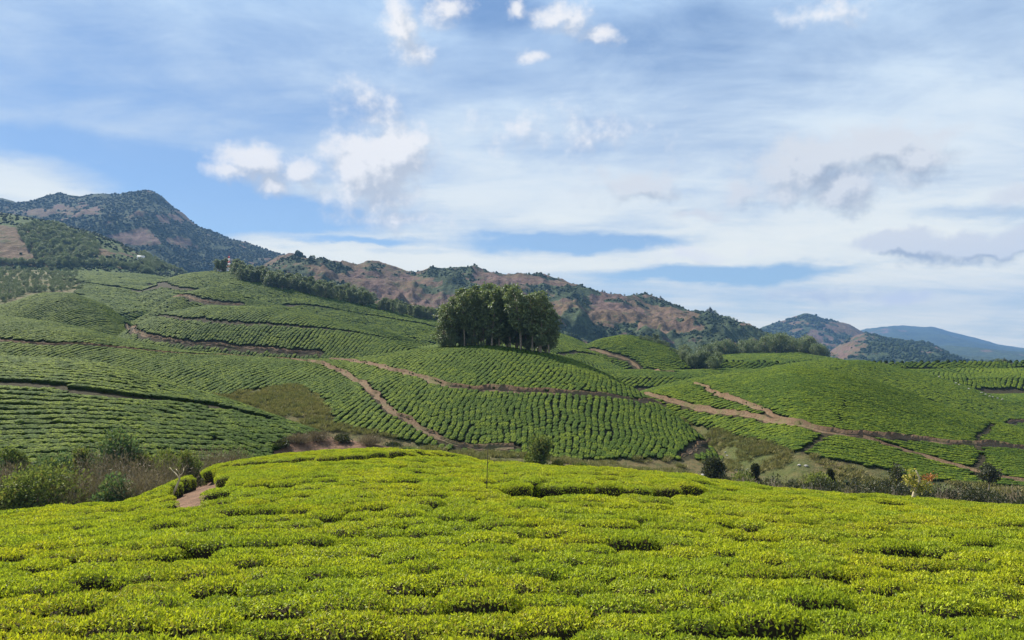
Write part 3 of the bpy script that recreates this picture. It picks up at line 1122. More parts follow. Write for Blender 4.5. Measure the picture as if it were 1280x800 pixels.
def field(hill, rows, size, label, behind=8.0, cut=None, long=1.0, wide=1.0):
    X, Y, rz = rows
    z, own = land(X, Y)
    h = HILLS[HI[hill]]
    Dc = np.interp(X / Y, AG, h.Dc)
    u, v = project(X, Y, z + 0.5)
    ok = (own == HI[hill]) & (Y < Dc + behind) & (u > -140) & (u < 1420)
    X, Y, z, rz = X[ok], Y[ok], z[ok], rz[ok]
    ok = tea_mask(X, Y, z + 0.4, np.full(len(X), HI[hill])) & ~near_path(X, Y, 0.25 * size)
    if cut is not None:
        u, v = project(X, Y, z + 0.4)
        ok &= cut(u, v, X, Y)
    X, Y, z, rz = X[ok], Y[ok], z[ok], rz[ok]
    n = len(X)
    r = np.random.default_rng(n)
    keep = r.random(n) > 0.012
    X, Y, z, rz = X[keep], Y[keep], z[keep], rz[keep]
    n = len(X)
    eul = tilt(X, Y, rz + r.normal(0, 0.1, n))
    sc = np.stack([r.uniform(.85, 1.25, n) * long, r.uniform(.9, 1.1, n) * wide, r.uniform(.92, 1.08, n) * .74], -1) * size
    pts = np.stack([X, Y, z - 0.04], -1)
    var = r.integers(0, 6, n)
    if not far_protos:
        # six bushes of the nearest of these fields stand as objects of their own
        u, v = project(X, Y, z + 0.5)
        cand = np.argsort(np.where((u > 20) & (u < 330) & (v < 575), Y, 1e6))[:60]
        for kd in range(6):
            i = cand[kd * 9 + 3]
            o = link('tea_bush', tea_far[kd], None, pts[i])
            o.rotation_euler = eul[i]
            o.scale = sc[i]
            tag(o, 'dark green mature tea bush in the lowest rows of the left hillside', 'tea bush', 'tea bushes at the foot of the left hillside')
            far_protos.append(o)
            keep = np.arange(len(pts)) != i
            pts_i = pts[i]
        m = np.ones(len(pts), bool)
        m[cand[3:3 + 9 * 6:9]] = False
        pts, eul, sc, var = pts[m], eul[m], sc[m], var[m]
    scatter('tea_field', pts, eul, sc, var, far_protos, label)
    return n


cnt = 0
cnt += field('left', rows_contour('left', 0.92, 0.86, seed=11, wav=2.2), 0.80, 'dark green tea bushes in level rows on the near left hillside', long=1.45, wide=.9)
cnt += field('main', rows_line('main', 0.84, 0.66, 80, seed=12, wav=4.5), 0.66, 'tea bushes in slanting rows down the middle hillside below the grove', long=1.5, wide=.96)
cnt += field('right', rows_contour('right', 0.76, 0.70, seed=13, wav=1.2), 0.61, 'fresh green tea bushes in level rows on the right hillside', long=1.55, wide=.93)
cnt += field('right_back', rows_line('right_back', 0.95, 0.8, 112, seed=14, wav=4), 0.76, 'tea bushes on the shoulder behind the right hillside', 14)
cnt += field('far_right', rows_contour('far_right', 0.95, 0.8, seed=15), 0.84, 'tea bushes on the distant slope at the right edge')
cnt += field('knoll', rows_line('knoll', 1.2, 1.0, 55, seed=16, wav=5), 0.97, 'tea bushes on the rounded knoll at the left edge', long=1.4, wide=.97)
cnt += field('dome', rows_line('dome', 1.1, 0.9, 84, seed=17, wav=5), 0.88, 'tea bushes on the round hill left of the grove', long=1.45, wide=.97)
cnt += field('upper_dome', rows_line('upper_dome', 1.4, 1.2, 40, seed=18, wav=5), 1.13, 'tea bushes on the bright hillock below the mast')
cnt += field('tower_hill', rows_line('tower_hill', 1.8, 1.6, 50, seed=19, wav=6), 1.45, 'tea bushes on the hill that carries the mast')
cnt += field('high_slope', rows_line('high_slope', 2.4, 2.1, 20, seed=20), 1.9, 'tea bushes on the high slope at the far left')
cnt += field('behind_grove', rows_line('behind_grove', 1.15, 0.95, 100, seed=21, wav=5), 0.92, 'tea bushes on the slope behind the grove', long=1.4, wide=.97)
cnt += field('red_path_hill', rows_contour('red_path_hill', 1.25, 1.1, seed=22), 1.0, 'tea bushes on the hill with the red path', long=1.3, wide=.97)
cnt += field('far_terrace', rows_contour('far_terrace', 1.7, 1.5, seed=23), 1.4, 'tea bushes on the far terrace below the wood')
print('hill bushes', cnt)


# ------------------------------------------------------------------ mountains
class Range(Hill):
    def __init__(self, name, crest, D, foot, Df, k=0.15, back=0.5, amp=12.0, ln=110.0, seed=0, dry=(), base=0.0):
        super().__init__(name, [(u, v, D) for u, v in crest], [(u, v, Df) for u, v in foot], k, back, 0.0)
        self.amp, self.ln, self.seed, self.dryspots, self.base = amp, ln, seed, dry, base
        self.a0, self.a1 = ray(crest[0][0], 400)[0], ray(crest[-1][0], 400)[0]
        self.D0, self.D1 = Df, D

    def surf(self, a, D):
        x = a * D
        t = (D - self.D0) / (self.D1 - self.D0)
        w = 0.16 + 0.84 * np.clip(1.15 - t, 0, 1) ** 0.8
        n = fbm(x / self.ln, D / (self.ln * 2.2), 6, self.seed, True) - 0.55
        n2 = fbm(x / (self.ln * .3), D / (self.ln * .3), 4, self.seed + 5) - 0.5
        n4 = fbm(x / (self.ln * .09), D / (self.ln * .12), 4, self.seed + 9, True) - 0.5
        return self.z(a, D) + self.amp * (w * (n * 1.9 + n2 * 0.5) + (0.2 + .8 * w) * n4 * 0.16)

    def dry(self, a, D, z):
        u, v = project(a * D, D, z)
        x = a * D
        n = fbm(x / (self.ln * .5), D / (self.ln * .5), 5, self.seed + 31) - .5
        n3 = fbm(x / (self.ln * .12), D / (self.ln * .12), 3, self.seed + 37) - .5
        q = np.full(np.shape(u), self.base)
        for (uu, vv, ru, rv, wt) in self.dryspots:
            q = np.maximum(q, wt * np.exp(-((u - uu) / ru) ** 2 - ((v - vv) / rv) ** 2))
        return np.clip(0.5 + (q * 1.05 + n * 1.3 + n3 * 1.2 - 0.44) * 2.2, 0, 1)

    def hit(self, u, v):
        a, tz = ray(u, v)
        D = np.linspace(self.D0 * .95, self.D1 * 1.05, 900)
        z = self.surf(np.full(900, a), D)
        ok = np.nonzero(z >= tz * D)[0]
        i = ok[0] if len(ok) else int(np.argmin(tz * D - z))
        return np.array([a * D[i], D[i], z[i]])


def mat_mountain(name, forest, grass, rock):
    m, t = new_mat(name)
    p = wpos(t)
    n1 = t.noise(p, 0.012, 6, 0.62).outputs[0]
    n2 = t.noise(p, 0.06, 6, 0.65).outputs[0]
    n3 = t.noise(p, 0.3, 4, 0.65).outputs[0]
    f = t.mix(t.ss(n2, 0.35, 0.65), forest, tuple(c * 1.9 for c in forest))
    f = t.mix(t.ss(n3, 0.4, 0.6, 0.6, 0), f, tuple(c * 0.5 for c in forest))
    g = t.mix(t.ss(n1, 0.42, 0.58), grass, rock)
    g = t.mix(t.ss(t.noise(p, 0.16, 6, .7).outputs[0], 0.42, 0.6, 0.6, 0.0), g, tuple(c * 0.42 for c in rock))
    g = t.mix(t.ss(n3, 0.45, 0.65, 0, 0.5), g, tuple(c * 0.55 for c in grass))
    g = t.mix(t.ss(n2, 0.52, 0.66, 0, 0.7), g, (0.06, 0.075, 0.03))
    c = t.mix(t.ss(t.attr('dry'), 0.35, 0.65), f, g)
    finish(t, c, 0.95, t.math('ADD', n2, t.math('MULTIPLY', n3, 0.3)), 0.9, 6.0, 0.05)
    return m


M_MT = mat_mountain('mountain_cover', (0.034, 0.046, 0.022), (0.14, 0.098, 0.055), (0.155, 0.098, 0.078))
M_HILLSIDE = mat_mountain('terraced_hillside', (0.055, 0.075, 0.026), (0.15, 0.105, 0.06), (0.17, 0.115, 0.075))

RANGES = {
    'distant': Range('mountain', [(-420, 230), (-200, 236), (-60, 243), (0, 248), (12, 251), (40, 262), (120, 290), (200, 330)], 2050,
                     [(-420, 330), (200, 340)], 1700, amp=20, ln=260, seed=3),
    'big': Range('mountain', [(-420, 300), (-200, 275), (-60, 258), (0, 255), (30, 253), (60, 248), (100, 245), (150, 241), (180, 240), (192, 244), (205, 252), (225, 263),
                              (250, 284), (290, 302), (330, 314), (370, 325), (420, 336), (480, 352), (560, 385), (620, 420)], 1900,
                 [(-420, 372), (620, 440)], 1050, amp=52, ln=210, seed=4, k=0.1,
                 dry=[(165, 295, 30, 10, .85), (190, 301, 16, 7, .8), (222, 302, 22, 8, .75), (215, 272, 30, 12, .62), (185, 256, 22, 8, .6), (110, 262, 60, 8, .55), (50, 265, 40, 6, .55), (150, 275, 30, 10, .5)]),
    'terraced': Range('hill', [(-420, 225), (-200, 245), (-60, 261), (0, 266), (20, 268), (60, 277), (120, 291), (150, 303), (180, 319), (200, 331), (215, 338), (235, 346), (270, 366)], 820,
                      [(-420, 356), (0, 352), (150, 352), (235, 356), (270, 372)], 600, amp=5, ln=80, seed=6, k=0.35,
                      dry=[(15, 308, 45, 26, .95), (5, 290, 40, 12, .8), (45, 325, 26, 10, .8), (-60, 300, 90, 30, .9), (150, 318, 50, 4, .5)], base=0.1),
    'brown': Range('ridge', [(300, 350), (340, 333), (362, 320), (380, 323), (400, 322), (430, 328), (442, 333), (460, 332), (490, 335), (510, 341), (535, 341), (560, 337), (570, 335),
                             (600, 340), (625, 342), (640, 343), (652, 345), (667, 344), (690, 350), (720, 358), (745, 365), (780, 371), (810, 376), (835, 382), (860, 388), (880, 392),
                             (905, 402), (930, 412), (950, 418), (975, 430), (1020, 448), (1060, 470)], 1050,
                   [(300, 420), (560, 455), (1060, 475)], 620, amp=40, ln=130, seed=8, k=0.1,
                   dry=[(500, 355, 70, 22, .9), (450, 345, 30, 10, .8), (545, 375, 40, 16, .85), (600, 350, 60, 12, .75), (660, 352, 40, 10, .75), (420, 330, 30, 8, .6), (690, 380, 60, 14, .7),
                        (770, 392, 50, 18, .9), (830, 398, 30, 18, 1.0), (855, 408, 16, 10, .9), (745, 372, 40, 8, .7), (860, 395, 20, 8, .8), (720, 402, 40, 14, .55), (875, 410, 10, 6, .8), (800, 385, 40, 8, .6)], base=0.3),
    'right_peak': Range('mountain', [(880, 440), (935, 417), (955, 408), (985, 400), (1000, 395), (1010, 393), (1022, 396), (1035, 400), (1060, 407), (1085, 418), (1120, 433), (1160, 443), (1220, 460)], 2400,
                        [(880, 460), (1220, 465)], 1850, amp=30, ln=200, seed=12, k=0.1, dry=[(1055, 412, 40, 10, .7), (1010, 405, 30, 8, .5), (1020, 420, 60, 14, .5)]),
    'right_spur': Range('hill', [(1010, 460), (1030, 446), (1045, 434), (1058, 425), (1072, 419), (1085, 417), (1110, 421), (1140, 427), (1165, 433), (1185, 443), (1210, 454), (1250, 464)], 1700,
                        [(1010, 464), (1250, 466)], 1150, amp=26, ln=150, seed=14, k=0.1, dry=[(1055, 435, 24, 14, .95), (1070, 425, 20, 8, .8), (1150, 440, 30, 6, .4)]),
    'blue': Range('mountain', [(1000, 440), (1040, 426), (1085, 412), (1110, 406), (1130, 407), (1150, 409), (1165, 408), (1185, 414), (1220, 424), (1250, 431), (1280, 437), (1400, 446), (1700, 452)], 5600,
                  [(1000, 452), (1700, 455)], 3800, amp=70, ln=600, seed=16, k=0.2),
    'blue_low': Range('hill', [(1090, 448), (1130, 440), (1180, 434), (1230, 436), (1280, 442), (1400, 448), (1700, 452)], 3300,
                      [(1090, 456), (1700, 458)], 2300, amp=34, ln=350, seed=17, k=0.2),
}
LBL = {'distant': 'far blue shoulder behind the high mountain at the left edge', 'big': 'high dark wooded mountain with bare rock patches at the left',
       'terraced': 'terraced hill with brown clearing in front of the high mountain', 'brown': 'long ridge of brown grass and rock behind the grove',
       'right_peak': 'pointed bluish mountain on the right', 'right_spur': 'lower spur with a pale bare slope before the pointed mountain',
       'blue': 'farthest blue mountain on the right horizon', 'blue_low': 'low blue foothills under the farthest mountain'}


def build_range(key):
    r = RANGES[key]
    na, nt = 420, 130
    aa = np.linspace(r.a0, r.a1, na)
    tt = np.concatenate([np.linspace(-0.12, 1.0, nt - 25), np.linspace(1.01, 1.3, 25)])
    A, T = np.meshgrid(aa, tt)
    D = r.D0 + T * (r.D1 - r.D0)
    z = r.surf(A, D)
    dry = r.dry(A, D, z)
    me = npmesh(r.name, np.stack([(A * D).ravel(), D.ravel(), z.ravel()], -1), grid_faces(nt, na), M_HILLSIDE if key == 'terraced' else M_MT, {'dry': dry.ravel()}, True)
    tag(link(r.name, me), LBL[key], kind='structure')


for key in RANGES:
    build_range(key)


# ------------------------------------------------------------------ trees
def tree_meshes(seed, h, spread, base, nclump, nleaf, L, W, trunk_r, leafmat, barkmat, limb=True, top=0.55, csize=0.9, lean=0.05):
    """tapered trunk with limbs; crown of leaf clumps at the limb ends with gaps between them"""
    r = np.random.default_rng(seed)
    mb = MB()
    ln = r.normal(0, lean, 2)
    n = 8
    tp = np.array([[ln[0] * h * t * t + 0.1 * math.sin(5 * t + seed), ln[1] * h * t * t + 0.1 * math.cos(4 * t + seed), h * 0.94 * t - 0.3 * (t == 0)] for t in np.linspace(0, 1, n)])
    mb.tube(tp, [trunk_r * (1 - 0.85 * t) + 0.02 for t in np.linspace(0, 1, n)], 6)
    P, N = [], []
    for k in range(nclump):
        f = base + (1 - base) * ((k + r.uniform(0, .9)) / nclump)
        th = k * 2.4 + r.uniform(-.5, .5)
        prof = math.sin(math.pi * min(1.0, max(0.06, ((f - base) / (1 - base)) ** top)) * 0.93)
        rad = spread * prof * r.uniform(0.45, 1.08)
        o = np.array([np.interp(f * .94, np.linspace(0, .94, n), tp[:, i]) for i in range(3)])
        c = o + np.array([math.cos(th) * rad, math.sin(th) * rad, r.uniform(0.0, 0.10) * h * (1 - f) + 0.2])
        if limb:
            st = o - np.array([0, 0, min(o[2] * 0.5, rad * 0.55)])
            mb.tube([st, (st + c) / 2 + [0, 0, -0.06 * rad], c], [trunk_r * (.42 - .25 * f), trunk_r * .2, 0.02], 4)
        q = r.normal(0, 1, (nleaf, 3))
        q /= np.linalg.norm(q, axis=1)[:, None]
        rr = r.random(nleaf)[:, None] ** 0.45
        s = csize * spread * r.uniform(.30, .48)
        P.append(c + q * rr * np.array([s, s, s * 0.75]))
        N.append(q * 0.6 + np.array([0, 0, -0.25]))
    P, N = np.concatenate(P), np.concatenate(N)
    V, T, lv = leaf_quads(P, N, L, W, seed + 9, spread=0.8, up=0.0)
    crown = npmesh('crown', V, [T], leafmat, {'lv': lv})
    return mb.mesh('trunk', barkmat, True), crown


def place_tree(name, meshes, pos, scale, rz, label, cat, group=None):
    e = link(name, None, None, pos, rz)
    e.scale = scale if isinstance(scale, (tuple, list)) else (scale,) * 3
    tag(e, label, cat, group)
    for nm, me in zip(('trunk', 'crown'), meshes):
        link(nm, me, e)
    return e


rr = np.random.default_rng(44)
EUC = [tree_meshes(300 + i, 14.0, sp, b, 40, 46, 0.66, 0.34, 0.20, M_EUC, M_BARK, csize=cs * .82, top=tp, lean=.07) for i, (b, sp, cs, tp) in enumerate(((0.10, 2.4, .95, .55), (0.26, 2.7, .8, .9), (0.36, 2.3, 1.0, .8), (0.14, 2.0, .9, .45), (0.05, 2.6, .85, .4)))]
ROUND = [tree_meshes(320 + i, 6.0, 2.4, 0.18, 26, 60, 0.42, 0.24, 0.16, M_EUC, M_BARK, csize=1.0, top=.8) for i in range(3)]
ROUND_TALL = [tree_meshes(330 + i, 14.0, 3.2, 0.06, 34, 46, 0.75, 0.36, 0.2, M_EUC, M_BARK, csize=.9, top=.6) for i in range(3)]
DARK = [tree_meshes(340 + i, 6.0, 1.9, 0.12, 24, 55, 0.45, 0.22, 0.14, M_DARKSHRUB, M_BARK, csize=1.0, top=.8) for i in range(2)]


def grove():
    # outline of the tree tops over the width of the grove
    tu, tv = [545, 556, 570, 585, 600, 612, 630, 650, 668, 680, 690, 700], [405, 385, 368, 358, 351, 350, 354, 356, 360, 366, 385, 405]
    spots = []
    while len(spots) < 46:
        u = rr.uniform(553, 689)
        a = ray(u, 430)[0]
        D = np.interp(a, AG, HILLS[HI['main']].Dc) + rr.uniform(-3.0, 9.0)
        if all((a * D - p[0]) ** 2 + (D - p[1]) ** 2 > 2.6 for p in spots):
            spots.append((a * D, D, u))
    for i, (x, y, u) in enumerate(spots):
        z = float(H(x, y))
        zt = ray(u, np.interp(u, tu, tv) + abs(rr.normal(0, 14)) - 4)[1] * y
        s = max(0.5, (zt - z) / 14.2)
        place_tree('eucalyptus_tree', EUC[i % 5], (x, y, z), (max(s, .8) * rr.uniform(.85, 1.15), max(s, .8) * rr.uniform(.85, 1.15), s), rr.uniform(0, 6.28),
                   'tall dark eucalyptus tree with pale trunk in the dense grove on the middle hill', 'tree', 'trees of the grove on the middle hill')

    # undergrowth closes the foot of the grove
    for i in range(13):
        u = rr.uniform(552, 690)
        a = ray(u, 432)[0]
        D = np.interp(a, AG, HILLS[HI['main']].Dc) + rr.uniform(-4.0, 5.0)
        s = rr.uniform(.25, .6)
        place_tree('bushy_tree', ROUND[i % 3], (a * D, D, float(H(a * D, D))), (s, s, s * rr.uniform(.7, 1.0)), rr.uniform(0, 6.28),
                   'low leafy young tree filling the foot of the grove on the middle hill', 'tree', 'undergrowth of the grove on the middle hill')


grove()


def belt(pix, n, hpx, jit, d0, d1, meshes, name, label, group, unit, hill=None, wide=1.0):
    us = [p[0] for p in pix]
    vs = [p[1] for p in pix]
    for i in range(n):
        u = us[0] + (us[-1] - us[0]) * (i + rr.uniform(0, 1)) / n
        v = np.interp(u, us, vs) + rr.uniform(-jit, jit)
        p = hit(u, v, d0, d1)
        h = hpx * rr.uniform(.75, 1.2) * p[1] / F
        s = h / unit
        place_tree(name, meshes[i % len(meshes)], p, (s * wide, s * wide, s), rr.uniform(0, 6.28), label, 'tree', group)


belt([(291, 345), (320, 353), (400, 370), (466, 383)], 120, 18, 3, 380, 500, EUC + ROUND_TALL, 'eucalyptus_tree', 'dark green tree in the long belt below the ridge', 'trees of the long belt below the brown ridge', 14.2, wide=1.5)
belt([(474, 386), (510, 394), (552, 402)], 56, 15, 3, 340, 480, EUC + ROUND_TALL, 'eucalyptus_tree', 'green tree in the short belt left of the grove', 'trees of the short belt beside the grove', 14.2, wide=1.55)
belt([(271, 341), (281, 341)], 5, 17, .5, 420, 505, EUC, 'eucalyptus_tree', 'dark tree standing just left of the mast', 'trees beside the mast', 14.2, wide=1.5)
belt([(852, 452), (870, 459), (898, 463)], 16, 17, 3, 225, 330, ROUND, 'bushy_tree', 'dark bushy tree at the right end of the red path hill', 'trees at the end of the red path hill', 6.0)
belt([(800, 424), (830, 433), (852, 446)], 16, 6, 1, 230, 330, ROUND, 'hedge_bush', 'low hedge bush along the skyline of the red path hill', 'hedge bushes on the red path hill', 6.0)
belt([(815, 424), (823, 426)], 2, 11, .5, 230, 330, EUC, 'slender_tree', 'slender small tree rising from the hedge on the red path hill', 'slender trees on the red path hill', 14.2, wide=1.4)


def wood():
    tu, tv = [868, 890, 905, 925, 945, 965, 985, 1005, 1020, 1030, 1038], [436, 428, 424, 427, 422, 417, 416, 418, 424, 432, 442]
    for i in range(74):
        u = 872 + 158 * (i + rr.uniform(0, 1)) / 74
        a = ray(u, 440)[0]
        D = 396 + rr.uniform(0, 40)
        x = a * D
        z = float(H(x, D))
        zt = ray(u, np.interp(u, tu, tv) + rr.uniform(-1, 9))[1] * D
        s = max(0.35, (zt - z) / 6.1)
        place_tree('bushy_tree', ROUND[i % 3], (x, D, z), (s * .85, s * .85, s), rr.uniform(0, 6.28), 'dark round-topped tree in the wood left of the pointed mountain', 'tree', 'trees of the wood on the far terrace')


wood()


def far_right_trees():
    for i in range(46):
        u = 1150 + 170 * (i + rr.uniform(0, 1)) / 46
        a = ray(u, 460)[0]
        D = np.interp(a, AG, HILLS[HI['far_right']].Dc) + rr.uniform(8, 40)
        z = float(H(a * D, D))
        vt = np.interp(u, [1150, 1175, 1200, 1222, 1240, 1254, 1266, 1320], [463, 457, 457, 450, 456, 444, 455, 455]) + rr.uniform(0, 6)
        s = max(0.3, (ray(u, vt)[1] * D - z) / 6.1)
        place_tree('bushy_tree', (ROUND + DARK)[i % 5], (a * D, D, z), (s * .8, s * .8, s), rr.uniform(0, 6.28), 'small dark tree in the row behind the distant tea slope at the right edge', 'tree', 'trees behind the distant tea slope')


far_right_trees()


# woods on the mountains: crowns past counting
def lump_mesh(seed):
    import bmesh
    bm = bmesh.new()
    bmesh.ops.create_icosphere(bm, subdivisions=3, radius=1.0)
    co = np.array([v.co[:] for v in bm.verts])
    d = (fbm(co[:, 0] * 2.2 + seed * 5 + co[:, 2] * 1.7, co[:, 1] * 2.2 + co[:, 2] * 1.3, 4, seed) - .5) * 0.9
    for v, k in zip(bm.verts, d):
        v.co *= (1 + k)
        v.co.z = v.co.z * 0.9 + 0.75
    me = bpy.data.meshes.new('crown')
    bm.to_mesh(me)
    bm.free()
    me.materials.append(M_FOREST)
    me.polygons.foreach_set('use_smooth', np.ones(len(me.polygons), bool))
    return me


def stub_trunk():
    mb = MB()
    mb.tube([(0, 0, -.6), (0.03, 0, .2), (0.0, .03, .9)], [.10, .08, .04], 5)
    return mb.mesh('trunk', M_BARK, True)


LUMP = [lump_mesh(400 + i) for i in range(3)]
STUB = stub_trunk()
lump_parts = []


def skyline(key, us, hpx, label, group):
    r = RANGES[key]
    for i, u in enumerate(us):
        a = ray(u, 400)[0]
        D = r.D1 - rr.uniform(2, 14)
        z = float(r.surf(np.array([a]), np.array([D]))[0])
        s = hpx * rr.uniform(.7, 1.25) * D / F / 1.7
        lump = len(lump_parts) < 3
        u6 = s * 1.7 / 6.1 * rr.uniform(.6, 1.2)
        e = place_tree('ridge_tree', (STUB, LUMP[i % 3]) if lump else (ROUND + DARK + EUC)[rr.integers(0, 5)], (a * D, D, z), (s * .8, s * .8, s) if lump else (u6 * rr.uniform(.7, 1.3), u6, u6), rr.uniform(0, 6.28), label, 'tree', group)
        if len(lump_parts) < 3:
            lump_parts.append(next(c for c in e.children if c.name.startswith('crown')))


skyline('brown', [372, 375, 379, 384, 388, 391], 6, 'small dark tree on the saddle at the left end of the brown ridge', 'trees on the saddle of the brown ridge')
skyline('brown', [498, 503, 508, 514], 3, 'tiny tree on the skyline of the brown ridge', 'tiny trees on the brown ridge')
skyline('brown', [686, 698, 747, 753, 756, 764, 781, 793, 796, 815, 826, 829, 846], 4.5, 'small tree on the right half of the brown ridge skyline', 'trees on the right half of the brown ridge')
skyline('brown', [884, 887, 890, 893, 896, 899, 903, 907, 911], 8, 'dark tree in the clump where the brown ridge falls to the right', 'trees in the clump on the falling ridge')
skyline('brown', [917, 921, 925, 929, 932, 936, 939, 942, 945], 5, 'dark tree in the thin row at the lower end of the brown ridge', 'trees in the thin row on the lower ridge')


def forest(key, n, size, label, thr=0.4, box=None, dens=None, protos=None):
    r = RANGES[key]
    g = np.random.default_rng(n)
    a = g.uniform(r.a0, r.a1, n)
    D = r.D0 + (r.D1 - r.D0) * g.uniform(-0.05, 1.0, n)
    z = r.surf(a, D)
    u, v = project(a * D, D, z)
    ok = (r.dry(a, D, z) < thr + 0.25 * (g.random(n) - .5)) & (u > -60) & (u < 1340)
    if box is not None:
        w = 26 * (fbm(a * D / 40, D / 40, 3, 7) - .5)
        ok &= box(u + w, v + w * .6)
    cl = fbm(a * D / (r.ln * .4), D / (r.ln * .4), 4, r.seed + 91)
    ok &= cl + 0.25 * (g.random(n) - .5) > (0.44 if dens is None else dens)
    a, D, z = a[ok], D[ok], z[ok]
    m = len(a)
    s = size * g.uniform(.6, 1.35, m)
    scatter('forest', np.stack([a * D, D, z - 0.45 * s], -1), np.stack([np.zeros(m), np.zeros(m), g.uniform(0, 6.28, m)], -1),
            np.stack([s, s * g.uniform(.8, 1.2, m), s * g.uniform(.8, 1.3, m)], -1), g.integers(0, 3, m), protos or lump_parts, label)


leafy = []
for me in [q[1] for q in ROUND]:
    leafy.append(next(o for o in C.objects if o.data == me))
forest('big', 48000, 1.9, 'dense dark forest covering the high mountain at the left', .5, dens=.30)
forest('brown', 22000, 1.1, 'scattered woods in the folds of the brown ridge', .35)
forest('right_spur', 6000, 2.4, 'woods on the lower spur at the right', .4)
forest('right_peak', 7000, 3.4, 'woods on the pointed mountain', .4)
HF = [(22, 284), (60, 278), (118, 300), (122, 318), (92, 336), (58, 338), (44, 320), (30, 300)]
HF2 = [(183, 322), (205, 322), (214, 330), (214, 338), (186, 340), (180, 330)]
forest('terraced', 9000, 0.74, 'dark wood filling the hollow of the terraced hill', 2.0, protos=leafy, box= lambda u, v: inside(u, v, HF) | inside(u, v, HF2) | (np.abs(v - np.interp(u, [0, 120, 230], [333, 335, 338])) < 3), dens=.1)
forest('terraced', 5000, 1.1, 'low tea and scrub on the terraced hill', .5, lambda u, v: ~inside(u, v, HF), dens=.3)


def orchard():
    g = np.random.default_rng(91)
    u = g.uniform(-60, 112, 3200)
    v = 335 + 46 * g.random(3200) ** 1.2
    ok = (v < np.interp(u, [-60, 10, 40, 100], [385, 378, 366, 364])) & (u + g.normal(0, 8, 3200) < 98)
    P = np.array([hit(a, b, 300, 660) for a, b in zip(u[ok][:1000], v[ok][:1000])])
    m = len(P)
    s = g.uniform(0.22, 0.55, m)
    scatter('orchard', P, np.stack([np.zeros(m), np.zeros(m), g.uniform(0, 6, m)], -1), np.stack([s, s, s], -1), g.integers(0, 3, m), leafy, 'scattered green fruit trees on the slope at the left edge')


orchard()


# ------------------------------------------------------------------ shrubs and scrub of the two hollows
def shrub_meshes(seed, w, h, nclump, nleaf, L, W, leafmat, csize=.42, low=0.08):
    r = np.random.default_rng(seed)
    mb = MB()
    P, N = [], []
    for k in range(nclump):
        th = k * 2.4 + r.uniform(-.4, .4)
        f = low + (1 - low) * r.random() ** .8
        rad = w / 2 * math.sqrt(max(0.05, 1 - (f * .95) ** 2.2)) * r.uniform(.35, .95)
        c = np.array([math.cos(th) * rad, math.sin(th) * rad, f * h * .9])
        mb.tube([(math.cos(th) * .08, math.sin(th) * .08, -.25), c * [.45, .45, .55], c], [.05, .03, .012], 4)
        q = r.normal(0, 1, (nleaf, 3))
        q /= np.linalg.norm(q, axis=1)[:, None]
        s = w * csize * r.uniform(.34, .6)
        P.append(c + q * (r.random(nleaf)[:, None] ** .4) * np.array([s, s, min(s, h * .3)]))
        N.append(q + np.array([0, 0, .3]))
    V, T, lv = leaf_quads(np.concatenate(P), np.concatenate(N), L, W, seed + 3, spread=.7, up=.15)
    return mb.mesh('stems', M_BARK, True), npmesh('foliage', V, [T], leafmat, {'lv': lv})


def scrub_meshes(seed, w, h, n):
    """leafless scrub: a haze of fine dry twigs"""
    r = np.random.default_rng(seed)
    mb = MB()
    P, N = [], []
    for k in range(22):
        th, f = r.uniform(0, 6.28), r.uniform(.45, 1)
        rad = w / 2 * r.uniform(.1, .9)
        c = np.array([math.cos(th) * rad, math.sin(th) * rad, h * f * math.sqrt(max(.1, 1 - (2 * rad / w) ** 2 * .8))])
        mb.tube([(c[0] * .4, c[1] * .4, -.2), c * [.8, .8, .6], c], [.03, .02, .008], 4)
        q = r.normal(0, .17 * w, (n // 22, 3)) * [1, 1, .6]
        P.append(c * [1, 1, .8] + q)
        N.append(q * .5 + [0, 0, 1])
    P, N = np.concatenate(P), np.concatenate(N)
    ok = P[:, 2] > 0
    V, T, lv = leaf_quads(P[ok], N[ok] / (np.linalg.norm(N[ok], axis=1)[:, None] + 1e-6), .34, .035, seed + 5, spread=.55, up=.2)
    return mb.mesh('stems', M_BARK, True), npmesh('twigs', V, [T], M_DRY, {'lv': lv})


def put_shrub(name, cat, label, u, vtop, wpx, D, mat, seed, kind='leaf', group=None, nleaf=110, L=.26, W=.13, nclump=26):
    a = ray(u, vtop)[0]
    x = a * D
    z = float(H(x, D))
    h = max(0.6, ray(u, vtop)[1] * D - z)
    w = wpx * D / F
    ms = scrub_meshes(seed, w, h, 2600) if kind == 'dry' else shrub_meshes(seed, w, h, nclump, nleaf, L, W, mat)
    e = link(name, None, None, (x, D, z))
    tag(e, label, cat, group)
    for nm, me in zip(('stems', 'twigs' if kind == 'dry' else 'foliage'), ms):
        link(nm, me, e)
    return e


put_shrub('shrub', 'shrub', 'glossy dark green round shrub below the left tea rows', 146, 543, 66, 57, M_SHRUB2, 501, L=.3, W=.16)
put_shrub('shrub', 'shrub', 'bright glossy shrub above the large spreading shrub at the left', 68, 566, 54, 53, M_SHRUB2, 502)
put_shrub('shrub', 'shrub', 'large spreading green shrub at the left end of the hollow', 56, 584, 124, 49, M_SHRUB, 503, nclump=44)
put_shrub('shrub', 'shrub', 'olive shrub with pale top at the far left edge', 14, 561, 40, 56, M_SHRUB, 504)
put_shrub('shrub', 'shrub', 'light yellow-green shrub left of the glossy round shrub', 104, 561, 36, 57, M_SHRUB, 505)
put_shrub('shrub', 'shrub', 'green shrub in front of the brown scrub', 145, 596, 56, 48, M_SHRUB2, 506)
put_shrub('shrub', 'shrub', 'grey-green shrub behind the bare pale tree', 206, 567, 58, 57, M_SHRUB, 507)
put_shrub('shrub', 'shrub', 'small olive shrub between brown scrub and grey-green shrub', 181, 569, 30, 57, M_SHRUB, 508)
